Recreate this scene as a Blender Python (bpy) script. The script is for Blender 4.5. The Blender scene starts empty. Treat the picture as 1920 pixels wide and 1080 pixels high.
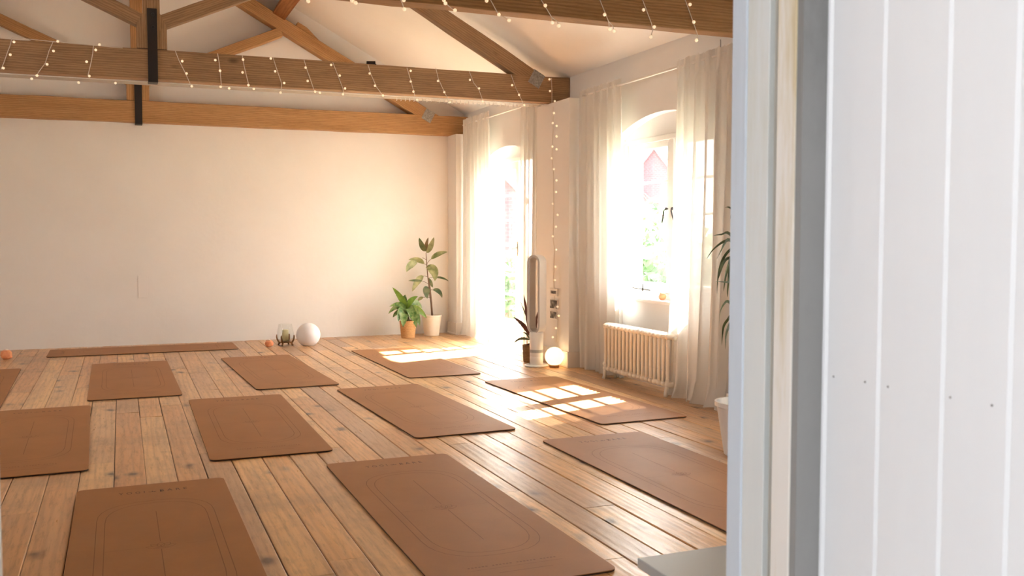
import bpy, bmesh, math, random
from mathutils import Vector, Matrix
R = random.Random(7)
SC = bpy.context.scene
COL = SC.collection
PI = math.pi

# ------------------------------------------------------------------ measuring helper (survey of the photo)
F = 1784.0; YAW = math.atan(732 / F); PITCH = math.atan(97 / F); H = 1.2
FW = Vector((math.sin(YAW) * math.cos(PITCH), math.cos(YAW) * math.cos(PITCH), -math.sin(PITCH)))
RT = Vector((math.cos(YAW), -math.sin(YAW), 0)); UP = RT.cross(FW)
EYE = Vector((0, 0, H))
def ray(px, py): return FW + RT * ((px - 960) / F) - UP * ((py - 540) / F)
def on_y(px, py, Y): r = ray(px, py); return EYE + r * (Y / r.y)
def on_x(px, py, X): r = ray(px, py); return EYE + r * (X / r.x)

# ------------------------------------------------------------------ materials
def newmat(name):
    m = bpy.data.materials.new(name); m.use_nodes = True
    nt = m.node_tree; b = nt.nodes['Principled BSDF']
    return m, nt, b
def N(nt, t, **kw):
    n = nt.nodes.new(t)
    for k, v in kw.items(): setattr(n, k, v)
    return n
def simple(name, col, rough=.6, metal=0, emit=None, es=0, spec=None, trans=0, coat=0):
    m, nt, b = newmat(name)
    b.inputs['Base Color'].default_value = (*col, 1); b.inputs['Roughness'].default_value = rough
    b.inputs['Metallic'].default_value = metal
    if spec is not None: b.inputs['Specular IOR Level'].default_value = spec
    if trans: b.inputs['Transmission Weight'].default_value = trans
    if coat: b.inputs['Coat Weight'].default_value = coat
    if emit: b.inputs['Emission Color'].default_value = (*emit, 1); b.inputs['Emission Strength'].default_value = es
    return m
def coords(nt, scale=(1, 1, 1), kind='Object'):
    tc = N(nt, 'ShaderNodeTexCoord'); mp = N(nt, 'ShaderNodeMapping')
    mp.inputs['Scale'].default_value = scale
    nt.links.new(tc.outputs[kind], mp.inputs['Vector']); return mp.outputs['Vector']
def noise(nt, vec, scale, detail=4, rough=.55, dist=0):
    n = N(nt, 'ShaderNodeTexNoise'); n.inputs['Scale'].default_value = scale; n.inputs['Detail'].default_value = detail
    n.inputs['Roughness'].default_value = rough; n.inputs['Distortion'].default_value = dist
    nt.links.new(vec, n.inputs['Vector']); return n.outputs['Fac']
def ramp(nt, fac, stops, interp='LINEAR'):
    r = N(nt, 'ShaderNodeValToRGB'); e = r.color_ramp.elements; r.color_ramp.interpolation = interp
    while len(e) < len(stops): e.new(.5)
    for i, (p, c) in enumerate(stops):
        e[i].position = p; e[i].color = (*c, 1) if len(c) == 3 else c
    nt.links.new(fac, r.inputs['Fac']); return r.outputs['Color']
def mix(nt, a, b, fac, mode='MIX'):
    m = N(nt, 'ShaderNodeMix', data_type='RGBA', blend_type=mode)
    for s, v in ((m.inputs['Factor'], fac), (m.inputs['A'], a), (m.inputs['B'], b)):
        if hasattr(v, 'links') or isinstance(v, bpy.types.NodeSocket): nt.links.new(v, s)
        elif isinstance(v, (int, float)): s.default_value = v
        else: s.default_value = (*v, 1)
    return m.outputs['Result']
def math_(nt, op, a, b=None, clamp=False):
    m = N(nt, 'ShaderNodeMath', operation=op); m.use_clamp = clamp
    for i, v in enumerate((a, b)):
        if v is None: continue
        if isinstance(v, (int, float)): m.inputs[i].default_value = v
        else: nt.links.new(v, m.inputs[i])
    return m.outputs[0]
def bump(nt, b, h, strength=.2, dist=.01):
    n = N(nt, 'ShaderNodeBump'); n.inputs['Strength'].default_value = strength; n.inputs['Distance'].default_value = dist
    nt.links.new(h, n.inputs['Height']); nt.links.new(n.outputs['Normal'], b.inputs['Normal'])

def plaster(name, c1, c2, bs=.25):
    m, nt, b = newmat(name); v = coords(nt)
    f = noise(nt, v, 1.1, 5); f2 = noise(nt, v, 14, 6, .65)
    c = ramp(nt, f, [(.3, c2), (.62, c1)])
    c = mix(nt, c, tuple(x * .93 for x in c1), math_(nt, 'MULTIPLY', f2, .35))
    nt.links.new(c, b.inputs['Base Color']); b.inputs['Roughness'].default_value = .85
    b.inputs['Specular IOR Level'].default_value = .25
    bump(nt, b, math_(nt, 'ADD', f2, math_(nt, 'MULTIPLY', noise(nt, v, 3.5, 3), 2.0)), bs, .006)
    return m
M = {}
M['wall'] = plaster('wall_plaster', (.87, .84, .805), (.825, .79, .75))
M['pier'] = plaster('pier_plaster', (.88, .86, .83), (.855, .83, .795), .12)
M['wallup'] = plaster('wall_upper_plaster', (.87, .855, .83), (.84, .82, .79), .12)
M['ceil'] = plaster('ceiling_plaster', (.88, .84, .79), (.85, .805, .75), .3)
M['hall'] = plaster('hall_plaster', (.82, .83, .86), (.80, .81, .84), .1)

def wood(name, ca, cb, cc, rough=.75, gs=1.0, knots=True):
    m, nt, b = newmat(name); v = coords(nt, (1.0 * gs, 9 * gs, 9 * gs))
    oi = N(nt, 'ShaderNodeObjectInfo')
    add = N(nt, 'ShaderNodeVectorMath', operation='ADD'); mul = N(nt, 'ShaderNodeVectorMath', operation='SCALE')
    mul.inputs['Scale'].default_value = 37.0; cmb = N(nt, 'ShaderNodeCombineXYZ')
    nt.links.new(oi.outputs['Random'], cmb.inputs['X']); nt.links.new(oi.outputs['Random'], cmb.inputs['Y'])
    nt.links.new(cmb.outputs[0], mul.inputs[0]); nt.links.new(v, add.inputs[0]); nt.links.new(mul.outputs[0], add.inputs[1])
    v = add.outputs[0]
    big = noise(nt, v, .9, 5, .62, .9)
    w = N(nt, 'ShaderNodeTexWave', wave_type='BANDS', bands_direction='Z'); w.inputs['Scale'].default_value = 1.9
    w.inputs['Distortion'].default_value = 9; w.inputs['Detail'].default_value = 5; w.inputs['Detail Scale'].default_value = .55; w.inputs['Detail Roughness'].default_value = .7
    nt.links.new(v, w.inputs['Vector'])
    fine = noise(nt, v, 7, 6, .7)
    c = ramp(nt, big, [(.3, ca), (.7, cb)])
    g = ramp(nt, w.outputs['Fac'], [(.25, (0, 0, 0)), (.55, (1, 1, 1))])
    c = mix(nt, mix(nt, c, cc, .30), c, g)
    c = mix(nt, c, tuple(x * .55 for x in ca), math_(nt, 'MULTIPLY', ramp(nt, fine, [(.5, (0, 0, 0)), (.75, (1, 1, 1))]), .55))
    if knots:
        vo = N(nt, 'ShaderNodeTexVoronoi', feature='F1'); vo.inputs['Scale'].default_value = 1.0
        mp = N(nt, 'ShaderNodeMapping'); mp.inputs['Scale'].default_value = (2.2, .5, .5)
        nt.links.new(v, mp.inputs['Vector']); nt.links.new(mp.outputs[0], vo.inputs['Vector'])
        k = ramp(nt, vo.outputs['Distance'], [(.05, (1, 1, 1)), (.13, (0, 0, 0))])
        c = mix(nt, c, tuple(x * .3 for x in ca), math_(nt, 'MULTIPLY', k, .75))
    nt.links.new(c, b.inputs['Base Color']); b.inputs['Roughness'].default_value = rough
    b.inputs['Specular IOR Level'].default_value = .3
    bump(nt, b, math_(nt, 'ADD', w.outputs['Fac'], fine), .35, .004)
    return m
M['oak_grey'] = wood('beam_weathered', (.30, .18, .10), (.46, .285, .15), (.12, .06, .026))
M['oak_warm'] = wood('beam_warm', (.44, .235, .10), (.55, .32, .145), (.20, .09, .035))
M['oak_red'] = wood('purlin_wood', (.30, .11, .035), (.40, .17, .06), (.13, .04, .012))
M['oak_dark'] = wood('beam_dark', (.32, .17, .07), (.41, .235, .105), (.13, .06, .022))

def floor_mat():
    m, nt, b = newmat('floorboards')
    at = N(nt, 'ShaderNodeAttribute'); at.attribute_name = 'bid'; bid = at.outputs['Fac']
    tc = N(nt, 'ShaderNodeTexCoord')
    off = N(nt, 'ShaderNodeCombineXYZ'); k = math_(nt, 'MULTIPLY', bid, 91.0)
    nt.links.new(k, off.inputs['X']); nt.links.new(k, off.inputs['Y']); nt.links.new(math_(nt, 'MULTIPLY', bid, 13.0), off.inputs['Z'])
    add = N(nt, 'ShaderNodeVectorMath', operation='ADD'); nt.links.new(tc.outputs['Object'], add.inputs[0]); nt.links.new(off.outputs[0], add.inputs[1])
    mp = N(nt, 'ShaderNodeMapping'); mp.inputs['Scale'].default_value = (9, .9, 9); nt.links.new(add.outputs[0], mp.inputs['Vector']); v = mp.outputs[0]
    base = ramp(nt, bid, [(0, (.80, .455, .185)), (.18, (.68, .345, .14)), (.34, (.86, .54, .25)), (.5, (.60, .35, .18)), (.66, (.87, .52, .22)), (.82, (.52, .315, .18)), (1, (.82, .465, .19))])
    big = noise(nt, v, .7, 5, .6, .8)
    c = mix(nt, base, mix(nt, base, (.42, .25, .15), .4), ramp(nt, big, [(.42, (0, 0, 0)), (.66, (1, 1, 1))]))
    w = N(nt, 'ShaderNodeTexWave', wave_type='BANDS', bands_direction='X'); w.inputs['Scale'].default_value = .9
    w.inputs['Distortion'].default_value = 9; w.inputs['Detail'].default_value = 3; w.inputs['Detail Scale'].default_value = .7
    nt.links.new(v, w.inputs['Vector'])
    c = mix(nt, c, mix(nt, c, (.30, .13, .05), .22), ramp(nt, w.outputs['Fac'], [(.0, (1, 1, 1)), (.4, (0, 0, 0))]))
    fine = noise(nt, v, 6, 6, .72)
    c = mix(nt, c, mix(nt, c, (.13, .07, .035), .7), ramp(nt, fine, [(.50, (0, 0, 0)), (.78, (.8, .8, .8))]))
    # scuffs across the room
    sc = noise(nt, tc.outputs['Object'], 1.3, 6, .7)
    c = mix(nt, c, mix(nt, c, (.36, .235, .15), .5), ramp(nt, sc, [(.5, (0, 0, 0)), (.64, (.9, .9, .9))]))
    # knots
    vo = N(nt, 'ShaderNodeTexVoronoi', feature='F1'); vo.inputs['Scale'].default_value = 1
    mp2 = N(nt, 'ShaderNodeMapping'); mp2.inputs['Scale'].default_value = (4.2, 2.6, 1); nt.links.new(add.outputs[0], mp2.inputs['Vector'])
    nz = N(nt, 'ShaderNodeTexNoise'); nz.inputs['Scale'].default_value = 9; nt.links.new(add.outputs[0], nz.inputs['Vector'])
    mv = N(nt, 'ShaderNodeVectorMath', operation='SCALE'); mv.inputs['Scale'].default_value = .22; nt.links.new(nz.outputs['Color'], mv.inputs[0])
    av = N(nt, 'ShaderNodeVectorMath', operation='ADD'); nt.links.new(mp2.outputs[0], av.inputs[0]); nt.links.new(mv.outputs[0], av.inputs[1])
    nt.links.new(av.outputs[0], vo.inputs['Vector'])
    kn = ramp(nt, vo.outputs['Distance'], [(.06, (1, 1, 1)), (.12, (.4, .4, .4)), (.22, (0, 0, 0))])
    c = mix(nt, c, (.09, .05, .032), math_(nt, 'MULTIPLY', kn, .9))
    # nail heads
    v3 = N(nt, 'ShaderNodeTexVoronoi', feature='F1'); v3.inputs['Scale'].default_value = 5.5; nt.links.new(add.outputs[0], v3.inputs['Vector'])
    c = mix(nt, c, (.03, .02, .015), math_(nt, 'MULTIPLY', ramp(nt, v3.outputs['Distance'], [(.018, (1, 1, 1)), (.036, (0, 0, 0))]), .8))
    nt.links.new(c, b.inputs['Base Color'])
    r = math_(nt, 'ADD', math_(nt, 'MULTIPLY', fine, .26), math_(nt, 'ADD', math_(nt, 'MULTIPLY', sc, .22), .10))
    nt.links.new(r, b.inputs['Roughness']); b.inputs['Specular IOR Level'].default_value = .55
    bump(nt, b, math_(nt, 'ADD', math_(nt, 'ADD', fine, math_(nt, 'MULTIPLY', noise(nt, v, .5, 2), 3)), math_(nt, 'MULTIPLY', w.outputs['Fac'], .5)), .16, .004)
    return m
M['floor'] = floor_mat()
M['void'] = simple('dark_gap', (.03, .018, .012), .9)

def mat_mat():
    m, nt, b = newmat('mat_rubber'); v = coords(nt)
    f = noise(nt, v, 3.2, 5, .6); f2 = noise(nt, v, 60, 3)
    c = ramp(nt, f, [(.3, (.345, .143, .042)), (.7, (.40, .172, .054))])
    c = mix(nt, c, (.31, .135, .042), math_(nt, 'MULTIPLY', f2, .25))
    nt.links.new(c, b.inputs['Base Color']); b.inputs['Roughness'].default_value = .55
    b.inputs['Specular IOR Level'].default_value = .4
    bump(nt, b, f2, .12, .001); return m
M['mat'] = mat_mat()
M['matbase'] = simple('mat_underlayer', (.035, .02, .015), .8)
M['matink'] = simple('mat_engraving', (.235, .095, .034), .7)
M['matinkdark'] = simple('mat_lettering', (.12, .05, .028), .7)
M['iron'] = simple('black_iron', (.035, .03, .028), .55, .5)
def mottled(name, a, c_, sc=8, rough=.5, metal=0):
    m, nt, b = newmat(name); f = noise(nt, coords(nt), sc, 5, .65)
    nt.links.new(ramp(nt, f, [(.35, a), (.65, c_)]), b.inputs['Base Color'])
    b.inputs['Roughness'].default_value = rough; b.inputs['Metallic'].default_value = metal
    bump(nt, b, f, .15, .003); return m
M['plate'] = mottled('galvanised_plate', (.22, .21, .19), (.42, .40, .37), 60, .5, .3)
M['whitepaint'] = mottled('white_gloss_paint', (.84, .81, .76), (.87, .845, .80), 5, .35)
M['base'] = mottled('baseboard_paint', (.82, .76, .69), (.86, .80, .73), 4, .45)
M['rad'] = mottled('radiator_enamel', (.82, .76, .66), (.86, .80, .70), 6, .38)
M['rod'] = simple('rod_white', (.85, .82, .77), .35)
M['wire'] = simple('clear_wire', (.72, .66, .58), .4)
M['bulb'] = simple('bulb_glow', (.9, .82, .7), .3, emit=(1, .74, .45), es=.4)
try: M['bulb'].cycles.emission_sampling = 'NONE'
except Exception: pass
M['globe_off'] = simple('globe_off', (.86, .84, .85), .35, spec=.4)
M['globe_on'] = simple('globe_lit', (.9, .85, .75), .4, emit=(1, .66, .32), es=1.5)
M['fan'] = simple('fan_white', (.85, .84, .83), .3)
M['fanin'] = simple('fan_silver', (.50, .48, .47), .35, .1)
M['fandark'] = simple('fan_dark', (.04, .04, .045), .4)
M['pot_white'] = mottled('cream_ceramic', (.82, .74, .64), (.85, .78, .68), 7, .5)
def woven(name, a, c_, s):
    m, nt, b = newmat(name); v = coords(nt)
    w = N(nt, 'ShaderNodeTexWave', wave_type='BANDS', bands_direction='Z'); w.inputs['Scale'].default_value = s; w.inputs['Distortion'].default_value = 4
    w.inputs['Detail Scale'].default_value = 6; nt.links.new(v, w.inputs['Vector'])
    f = noise(nt, v, 90, 3)
    nt.links.new(mix(nt, ramp(nt, w.outputs['Fac'], [(.2, a), (.8, c_)]), a, math_(nt, 'MULTIPLY', f, .5)), b.inputs['Base Color'])
    b.inputs['Roughness'].default_value = .8; bump(nt, b, w.outputs['Fac'], .5, .004); return m
M['basket'] = woven('woven_basket', (.50, .25, .09), (.72, .42, .18), 26)
M['basket_dark'] = woven('woven_dark', (.22, .12, .05), (.36, .21, .09), 22)
M['soil'] = simple('soil', (.05, .03, .02), .95)
def leafmat(name, a, c_, rough=.4, tl=.25, sc=14):
    m, nt, b = newmat(name); f = noise(nt, coords(nt), sc, 3, .5)
    col = ramp(nt, f, [(.38, a), (.62, c_)]); nt.links.new(col, b.inputs['Base Color'])
    b.inputs['Roughness'].default_value = rough
    t = N(nt, 'ShaderNodeBsdfTranslucent'); nt.links.new(col, t.inputs['Color'])
    mx = N(nt, 'ShaderNodeMixShader'); mx.inputs[0].default_value = tl
    nt.links.new(b.outputs[0], mx.inputs[1]); nt.links.new(t.outputs[0], mx.inputs[2])
    nt.links.new(mx.outputs[0], nt.nodes['Material Output'].inputs['Surface']); return m
M['ficus'] = leafmat('ficus_leaf', (.17, .21, .075), (.42, .42, .21), .45)
M['ficus_dark'] = leafmat('ficus_leaf_dark', (.05, .10, .035), (.16, .17, .07), .45)
M['ficus_young'] = leafmat('ficus_leaf_young', (.20, .12, .05), (.28, .20, .10), .45)
M['green'] = leafmat('aglaonema_leaf', (.05, .14, .025), (.24, .33, .12), .32, .2, 26)
M['greenbright'] = leafmat('aglaonema_leaf_bright', (.12, .24, .03), (.22, .36, .06), .35, .3)
M['calathea'] = leafmat('calathea_leaf', (.07, .028, .022), (.15, .055, .04), .45, .12)
M['calathea_green'] = leafmat('calathea_leaf_green', (.06, .08, .035), (.12, .13, .06), .45, .12)
M['palm'] = leafmat('palm_leaf', (.035, .055, .018), (.08, .11, .04), .45, .15)
M['stem'] = simple('stem_brown', (.17, .10, .06), .7)
M['stem_green'] = simple('stem_green', (.16, .20, .07), .6)
M['salt'] = simple('salt_crystal', (.85, .36, .17), .5)
M['salt'].node_tree.nodes['Principled BSDF'].inputs['Subsurface Weight'].default_value = .6
M['salt'].node_tree.nodes['Principled BSDF'].inputs['Subsurface Radius'].default_value = (.05, .02, .01)
M['candle'] = simple('candle_wax', (.80, .74, .42), .5)
M['holderwood'] = simple('holder_wood', (.30, .15, .05), .5)
M['photo_frame'] = simple('photo_mount', (.78, .74, .68), .5)
M['bench'] = simple('bench_paint', (.47, .49, .495), .35)
M['benchedge'] = simple('bench_edge', (.36, .37, .38), .5)
M['brass'] = simple('handle_metal', (.25, .20, .15), .4, .8)

def glass(name, rough=0.0):
    m = bpy.data.materials.new(name); m.use_nodes = True; nt = m.node_tree; nt.nodes.clear()
    out = N(nt, 'ShaderNodeOutputMaterial'); t = N(nt, 'ShaderNodeBsdfTransparent'); t.inputs[0].default_value = (.97, .98, .98, 1)
    g = N(nt, 'ShaderNodeBsdfGlossy'); g.inputs['Roughness'].default_value = .02
    fr = N(nt, 'ShaderNodeLayerWeight'); fr.inputs['Blend'].default_value = .5
    k5 = math_(nt, 'ADD', math_(nt, 'MULTIPLY', math_(nt, 'POWER', fr.outputs['Facing'], 5.0), .8 if not rough else rough), .03)
    mx = N(nt, 'ShaderNodeMixShader'); nt.links.new(k5, mx.inputs[0]); nt.links.new(t.outputs[0], mx.inputs[1]); nt.links.new(g.outputs[0], mx.inputs[2])
    nt.links.new(mx.outputs[0], out.inputs['Surface']); return m
M['glass'] = glass('window_glass')
def linen():
    m = bpy.data.materials.new('linen_sheer'); m.use_nodes = True; nt = m.node_tree; nt.nodes.clear()
    out = N(nt, 'ShaderNodeOutputMaterial'); v = coords(nt)
    f = noise(nt, v, 240, 2, .6); f2 = noise(nt, v, 5, 4)
    c = mix(nt, (.87, .84, .79), (.80, .765, .71), math_(nt, 'MULTIPLY', math_(nt, 'ADD', f, f2), .5))
    d = N(nt, 'ShaderNodeBsdfDiffuse'); t = N(nt, 'ShaderNodeBsdfTranslucent'); tr = N(nt, 'ShaderNodeBsdfTransparent')
    nt.links.new(c, d.inputs['Color']); nt.links.new(c, t.inputs['Color'])
    a = N(nt, 'ShaderNodeMixShader'); a.inputs[0].default_value = .24
    nt.links.new(d.outputs[0], a.inputs[1]); nt.links.new(t.outputs[0], a.inputs[2])
    e = N(nt, 'ShaderNodeMixShader'); e.inputs[0].default_value = .06
    nt.links.new(a.outputs[0], e.inputs[1]); nt.links.new(tr.outputs[0], e.inputs[2])
    bp = N(nt, 'ShaderNodeBump'); bp.inputs['Strength'].default_value = .15; bp.inputs['Distance'].default_value = .001
    nt.links.new(f, bp.inputs['Height']); nt.links.new(bp.outputs[0], d.inputs['Normal'])
    nt.links.new(e.outputs[0], out.inputs['Surface']); return m
M['linen'] = linen()
def boards_paint():
    m, nt, b = newmat('tongue_and_groove_paint'); v = coords(nt, (1, 3, .35))
    f = noise(nt, v, 3, 4)
    nt.links.new(ramp(nt, f, [(.3, (.80, .80, .81)), (.7, (.84, .84, .845))]), b.inputs['Base Color'])
    b.inputs['Roughness'].default_value = .45; bump(nt, b, noise(nt, coords(nt, (1, 25, 1)), 4, 4), .06, .002); return m
M['boards'] = boards_paint()
def stained(name, c1, c2, dirt):
    m, nt, b = newmat(name)
    f = noise(nt, coords(nt, (1, 6, .5)), 5, 6, .7); g = noise(nt, coords(nt), 1.6, 3)
    c = ramp(nt, f, [(.3, c1), (.6, c2)])
    c = mix(nt, c, dirt, ramp(nt, math_(nt, 'MULTIPLY', f, g), [(.24, (0, 0, 0)), (.36, (.8, .8, .8))]))
    nt.links.new(c, b.inputs['Base Color']); b.inputs['Roughness'].default_value = .5
    bump(nt, b, f, .2, .002); return m
M['jamb_blue'] = stained('jamb_blue_white', (.60, .66, .74), (.64, .70, .77), (.52, .57, .63))
M['jamb_white'] = stained('jamb_white', (.70, .72, .71), (.74, .75, .73), (.62, .61, .54))
M['jamb_cream'] = stained('jamb_cream', (.82, .77, .70), (.85, .80, .74), (.60, .47, .24))
M['jamb_shade_grey'] = stained('jamb_shade_grey', (.27, .265, .255), (.31, .305, .295), (.20, .195, .19))  # darker grey carries the shade of the gap beside the door
M['groove'] = simple('groove_grey', (.42, .40, .35), .8)  # greyer strip between jamb lining and stop
M['nail'] = simple('nail_mark', (.22, .20, .19), .7)
M['brick'] = None
def brick():
    m, nt, b = newmat('red_brick'); v = coords(nt)
    mp = N(nt, 'ShaderNodeMapping'); mp.inputs['Rotation'].default_value = (PI / 2, 0, 0); nt.links.new(v, mp.inputs['Vector'])
    t = N(nt, 'ShaderNodeTexBrick'); t.inputs['Color1'].default_value = (.085, .024, .033, 1); t.inputs['Color2'].default_value = (.07, .019, .028, 1)
    t.inputs['Mortar'].default_value = (.11, .06, .065, 1); t.inputs['Scale'].default_value = 1; t.inputs['Brick Width'].default_value = .5; t.inputs['Row Height'].default_value = .3
    t.inputs['Mortar Size'].default_value = .03; nt.links.new(mp.outputs[0], t.inputs['Vector'])
    nt.links.new(t.outputs['Color'], b.inputs['Base Color']); b.inputs['Roughness'].default_value = .9; return m
M['brick'] = brick()
M['ybrick'] = mottled('yellow_brick', (.60, .44, .26), (.74, .60, .40), 9, .9)
M['slate'] = simple('slate_roof', (.055, .068, .085), .7)
M['grass'] = mottled('lawn', (.30, .30, .20), (.42, .38, .28), .6, .9)
M['tree'] = leafmat('tree_leaf', (.07, .15, .06), (.16, .26, .09), .6, .35, 1.2)
M['render'] = simple('pale_render', (.7, .68, .64), .8)

# ------------------------------------------------------------------ mesh helpers
ORG = {}
def link(o): COL.objects.link(o); return o
def thing(name, label, cat, loc=(0, 0, 0), group=None):
    o = link(bpy.data.objects.new(name, None)); o.location = loc; o.empty_display_size = .1
    o['label'] = label; o['category'] = cat
    if group: o['group'] = group
    ORG[o.name] = Vector(loc); return o
def tag(o, label, cat, group=None, kind=None):
    if kind: o['kind'] = kind
    o['label'] = label; o['category'] = cat
    if group: o['group'] = group
    return o
def obj(name, bm, mat, parent=None, smooth=False, bevel=0, loc=None, rot=None):
    """bm in world coordinates unless loc is given (then local about loc)."""
    bmesh.ops.recalc_face_normals(bm, faces=bm.faces)
    me = bpy.data.meshes.new(name)
    po = ORG[parent.name] if parent is not None else Vector((0, 0, 0))
    if loc is None and parent is not None: bmesh.ops.translate(bm, verts=bm.verts, vec=-po)
    bm.to_mesh(me); bm.free(); me.materials.append(mat)
    if smooth:
        me.polygons.foreach_set('use_smooth', [True] * len(me.polygons))
    o = link(bpy.data.objects.new(name, me))
    if parent is not None: o.parent = parent
    if loc is not None:
        o.location = Vector(loc) - po
        if rot: o.rotation_euler = rot
    if bevel:
        md = o.modifiers.new('bevel', 'BEVEL'); md.width = bevel; md.segments = 2; md.limit_method = 'ANGLE'
    ORG[o.name] = po if loc is None else Vector(loc)
    return o
def struct(name, bm, mat, parent=None, **k):
    o = obj(name, bm, mat, parent, **k)
    if parent is None: o['kind'] = 'structure'
    return o
def B(): return bmesh.new()
def box(bm, x0, x1, y0, y1, z0, z1):
    vs = [bm.verts.new((x, y, z)) for x in (x0, x1) for y in (y0, y1) for z in (z0, z1)]
    for f in ((0, 1, 3, 2), (4, 6, 7, 5), (0, 4, 5, 1), (2, 3, 7, 6), (0, 2, 6, 4), (1, 5, 7, 3)):
        bm.faces.new([vs[i] for i in f])
def boxm(*a): bm = B(); box(bm, *a); return bm
def prism(bm, pts, axis, a, b):
    """polygon pts (2-tuples) extruded along axis 'x' or 'y' or 'z' from a to b"""
    def mk(p, t):
        return {'x': (t, p[0], p[1]), 'y': (p[0], t, p[1]), 'z': (p[0], p[1], t)}[axis]
    v0 = [bm.verts.new(mk(p, a)) for p in pts]; v1 = [bm.verts.new(mk(p, b)) for p in pts]
    n = len(pts); bm.faces.new(v0); bm.faces.new(v1[::-1])
    for i in range(n): bm.faces.new((v0[i], v1[i], v1[(i + 1) % n], v0[(i + 1) % n]))
def tube(bm, pts, r, seg=8, cap=True):
    pts = [Vector(p) for p in pts]; rings = []
    rr = r if isinstance(r, (list, tuple)) else [r] * len(pts)
    prev = None
    for i, p in enumerate(pts):
        d = (pts[min(i + 1, len(pts) - 1)] - pts[max(i - 1, 0)])
        if d.length < 1e-9: d = Vector((0, 0, 1))
        d.normalize()
        if prev is None:
            a = d.orthogonal().normalized()
        else:
            a = prev - d * prev.dot(d)
            a = a.normalized() if a.length > 1e-6 else d.orthogonal().normalized()
        prev = a; b_ = d.cross(a)
        rings.append([bm.verts.new(p + (a * math.cos(2 * PI * k / seg) + b_ * math.sin(2 * PI * k / seg)) * rr[i]) for k in range(seg)])
    for i in range(len(rings) - 1):
        for k in range(seg): bm.faces.new((rings[i][k], rings[i][(k + 1) % seg], rings[i + 1][(k + 1) % seg], rings[i + 1][k]))
    if cap: bm.faces.new(rings[0][::-1]); bm.faces.new(rings[-1])
def lathe(bm, prof, c, seg=32, sx=1, sy=1):
    """prof list of (r, z); closed solid"""
    rings = []
    for r, z in prof:
        if r < 1e-6: rings.append([bm.verts.new((c[0], c[1], c[2] + z))])
        else: rings.append([bm.verts.new((c[0] + r * sx * math.cos(2 * PI * k / seg), c[1] + r * sy * math.sin(2 * PI * k / seg), c[2] + z)) for k in range(seg)])
    for i in range(len(rings) - 1):
        a, b_ = rings[i], rings[i + 1]
        for k in range(seg):
            q = [a[k % len(a)], a[(k + 1) % len(a)], b_[(k + 1) % len(b_)], b_[k % len(b_)]]
            u = []
            for x in q:
                if x not in u: u.append(x)
            if len(u) > 2: bm.faces.new(u)
    if len(rings[0]) > 1: bm.faces.new(rings[0][::-1])
    if len(rings[-1]) > 1: bm.faces.new(rings[-1])
def ball(bm, c, r, seg=16, flat=None):
    n = seg // 2; prof = []
    for i in range(n + 1):
        a = -PI / 2 + PI * i / n; prof.append((r * math.cos(a), r * math.sin(a)))
    if flat is not None: prof = [(math.sqrt(max(r * r - flat * flat, 0)), -flat)] + [p for p in prof if p[1] > -flat]
    prof = [(0 if abs(p[0]) < 1e-5 else p[0], p[1]) for p in prof]
    lathe(bm, prof, c, seg)
def blade(bm, pts, w, side, fold=.15, thick=0):
    """leaf along pts with half width profile w(t); side vector"""
    pts = [Vector(p) for p in pts]; n = len(pts); rows = []
    for i, p in enumerate(pts):
        t = i / (n - 1); d = (pts[min(i + 1, n - 1)] - pts[max(i - 1, 0)]).normalized()
        s = (side - d * side.dot(d)).normalized(); nn = d.cross(s); ww = w(t)
        rows.append([bm.verts.new(p - s * ww + nn * ww * fold), bm.verts.new(p), bm.verts.new(p + s * ww + nn * ww * fold)])
    for i in range(n - 1):
        for k in range(2): bm.faces.new((rows[i][k], rows[i][k + 1], rows[i + 1][k + 1], rows[i + 1][k]))
def bez(p0, p1, p2, n=9):
    p0, p1, p2 = Vector(p0), Vector(p1), Vector(p2)
    return [p0 * (1 - t) ** 2 + p1 * 2 * t * (1 - t) + p2 * t * t for t in [i / (n - 1) for i in range(n)]]
def copy_tree(o, parent=None):
    c = o.copy(); link(c); c.parent = parent
    for ch in [x for x in bpy.data.objects if x.parent == o]: copy_tree(ch, c)
    return c

# ------------------------------------------------------------------ room numbers
XP, XW, XG = 3.76, 3.98, 4.08         # pier face, window wall face, glazing plane
XO = 4.24                             # outer face
YN0, YN1 = .935, 1.064                # near wall (with the doorway)
YB = 11.26
XL = -3.5
ZW = 2.71; SL = .54
XA = .235; ZA = ZW + SL * (XW - XA)   # ridge
def zc(x): return ZA - SL * abs(x - XA)

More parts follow.
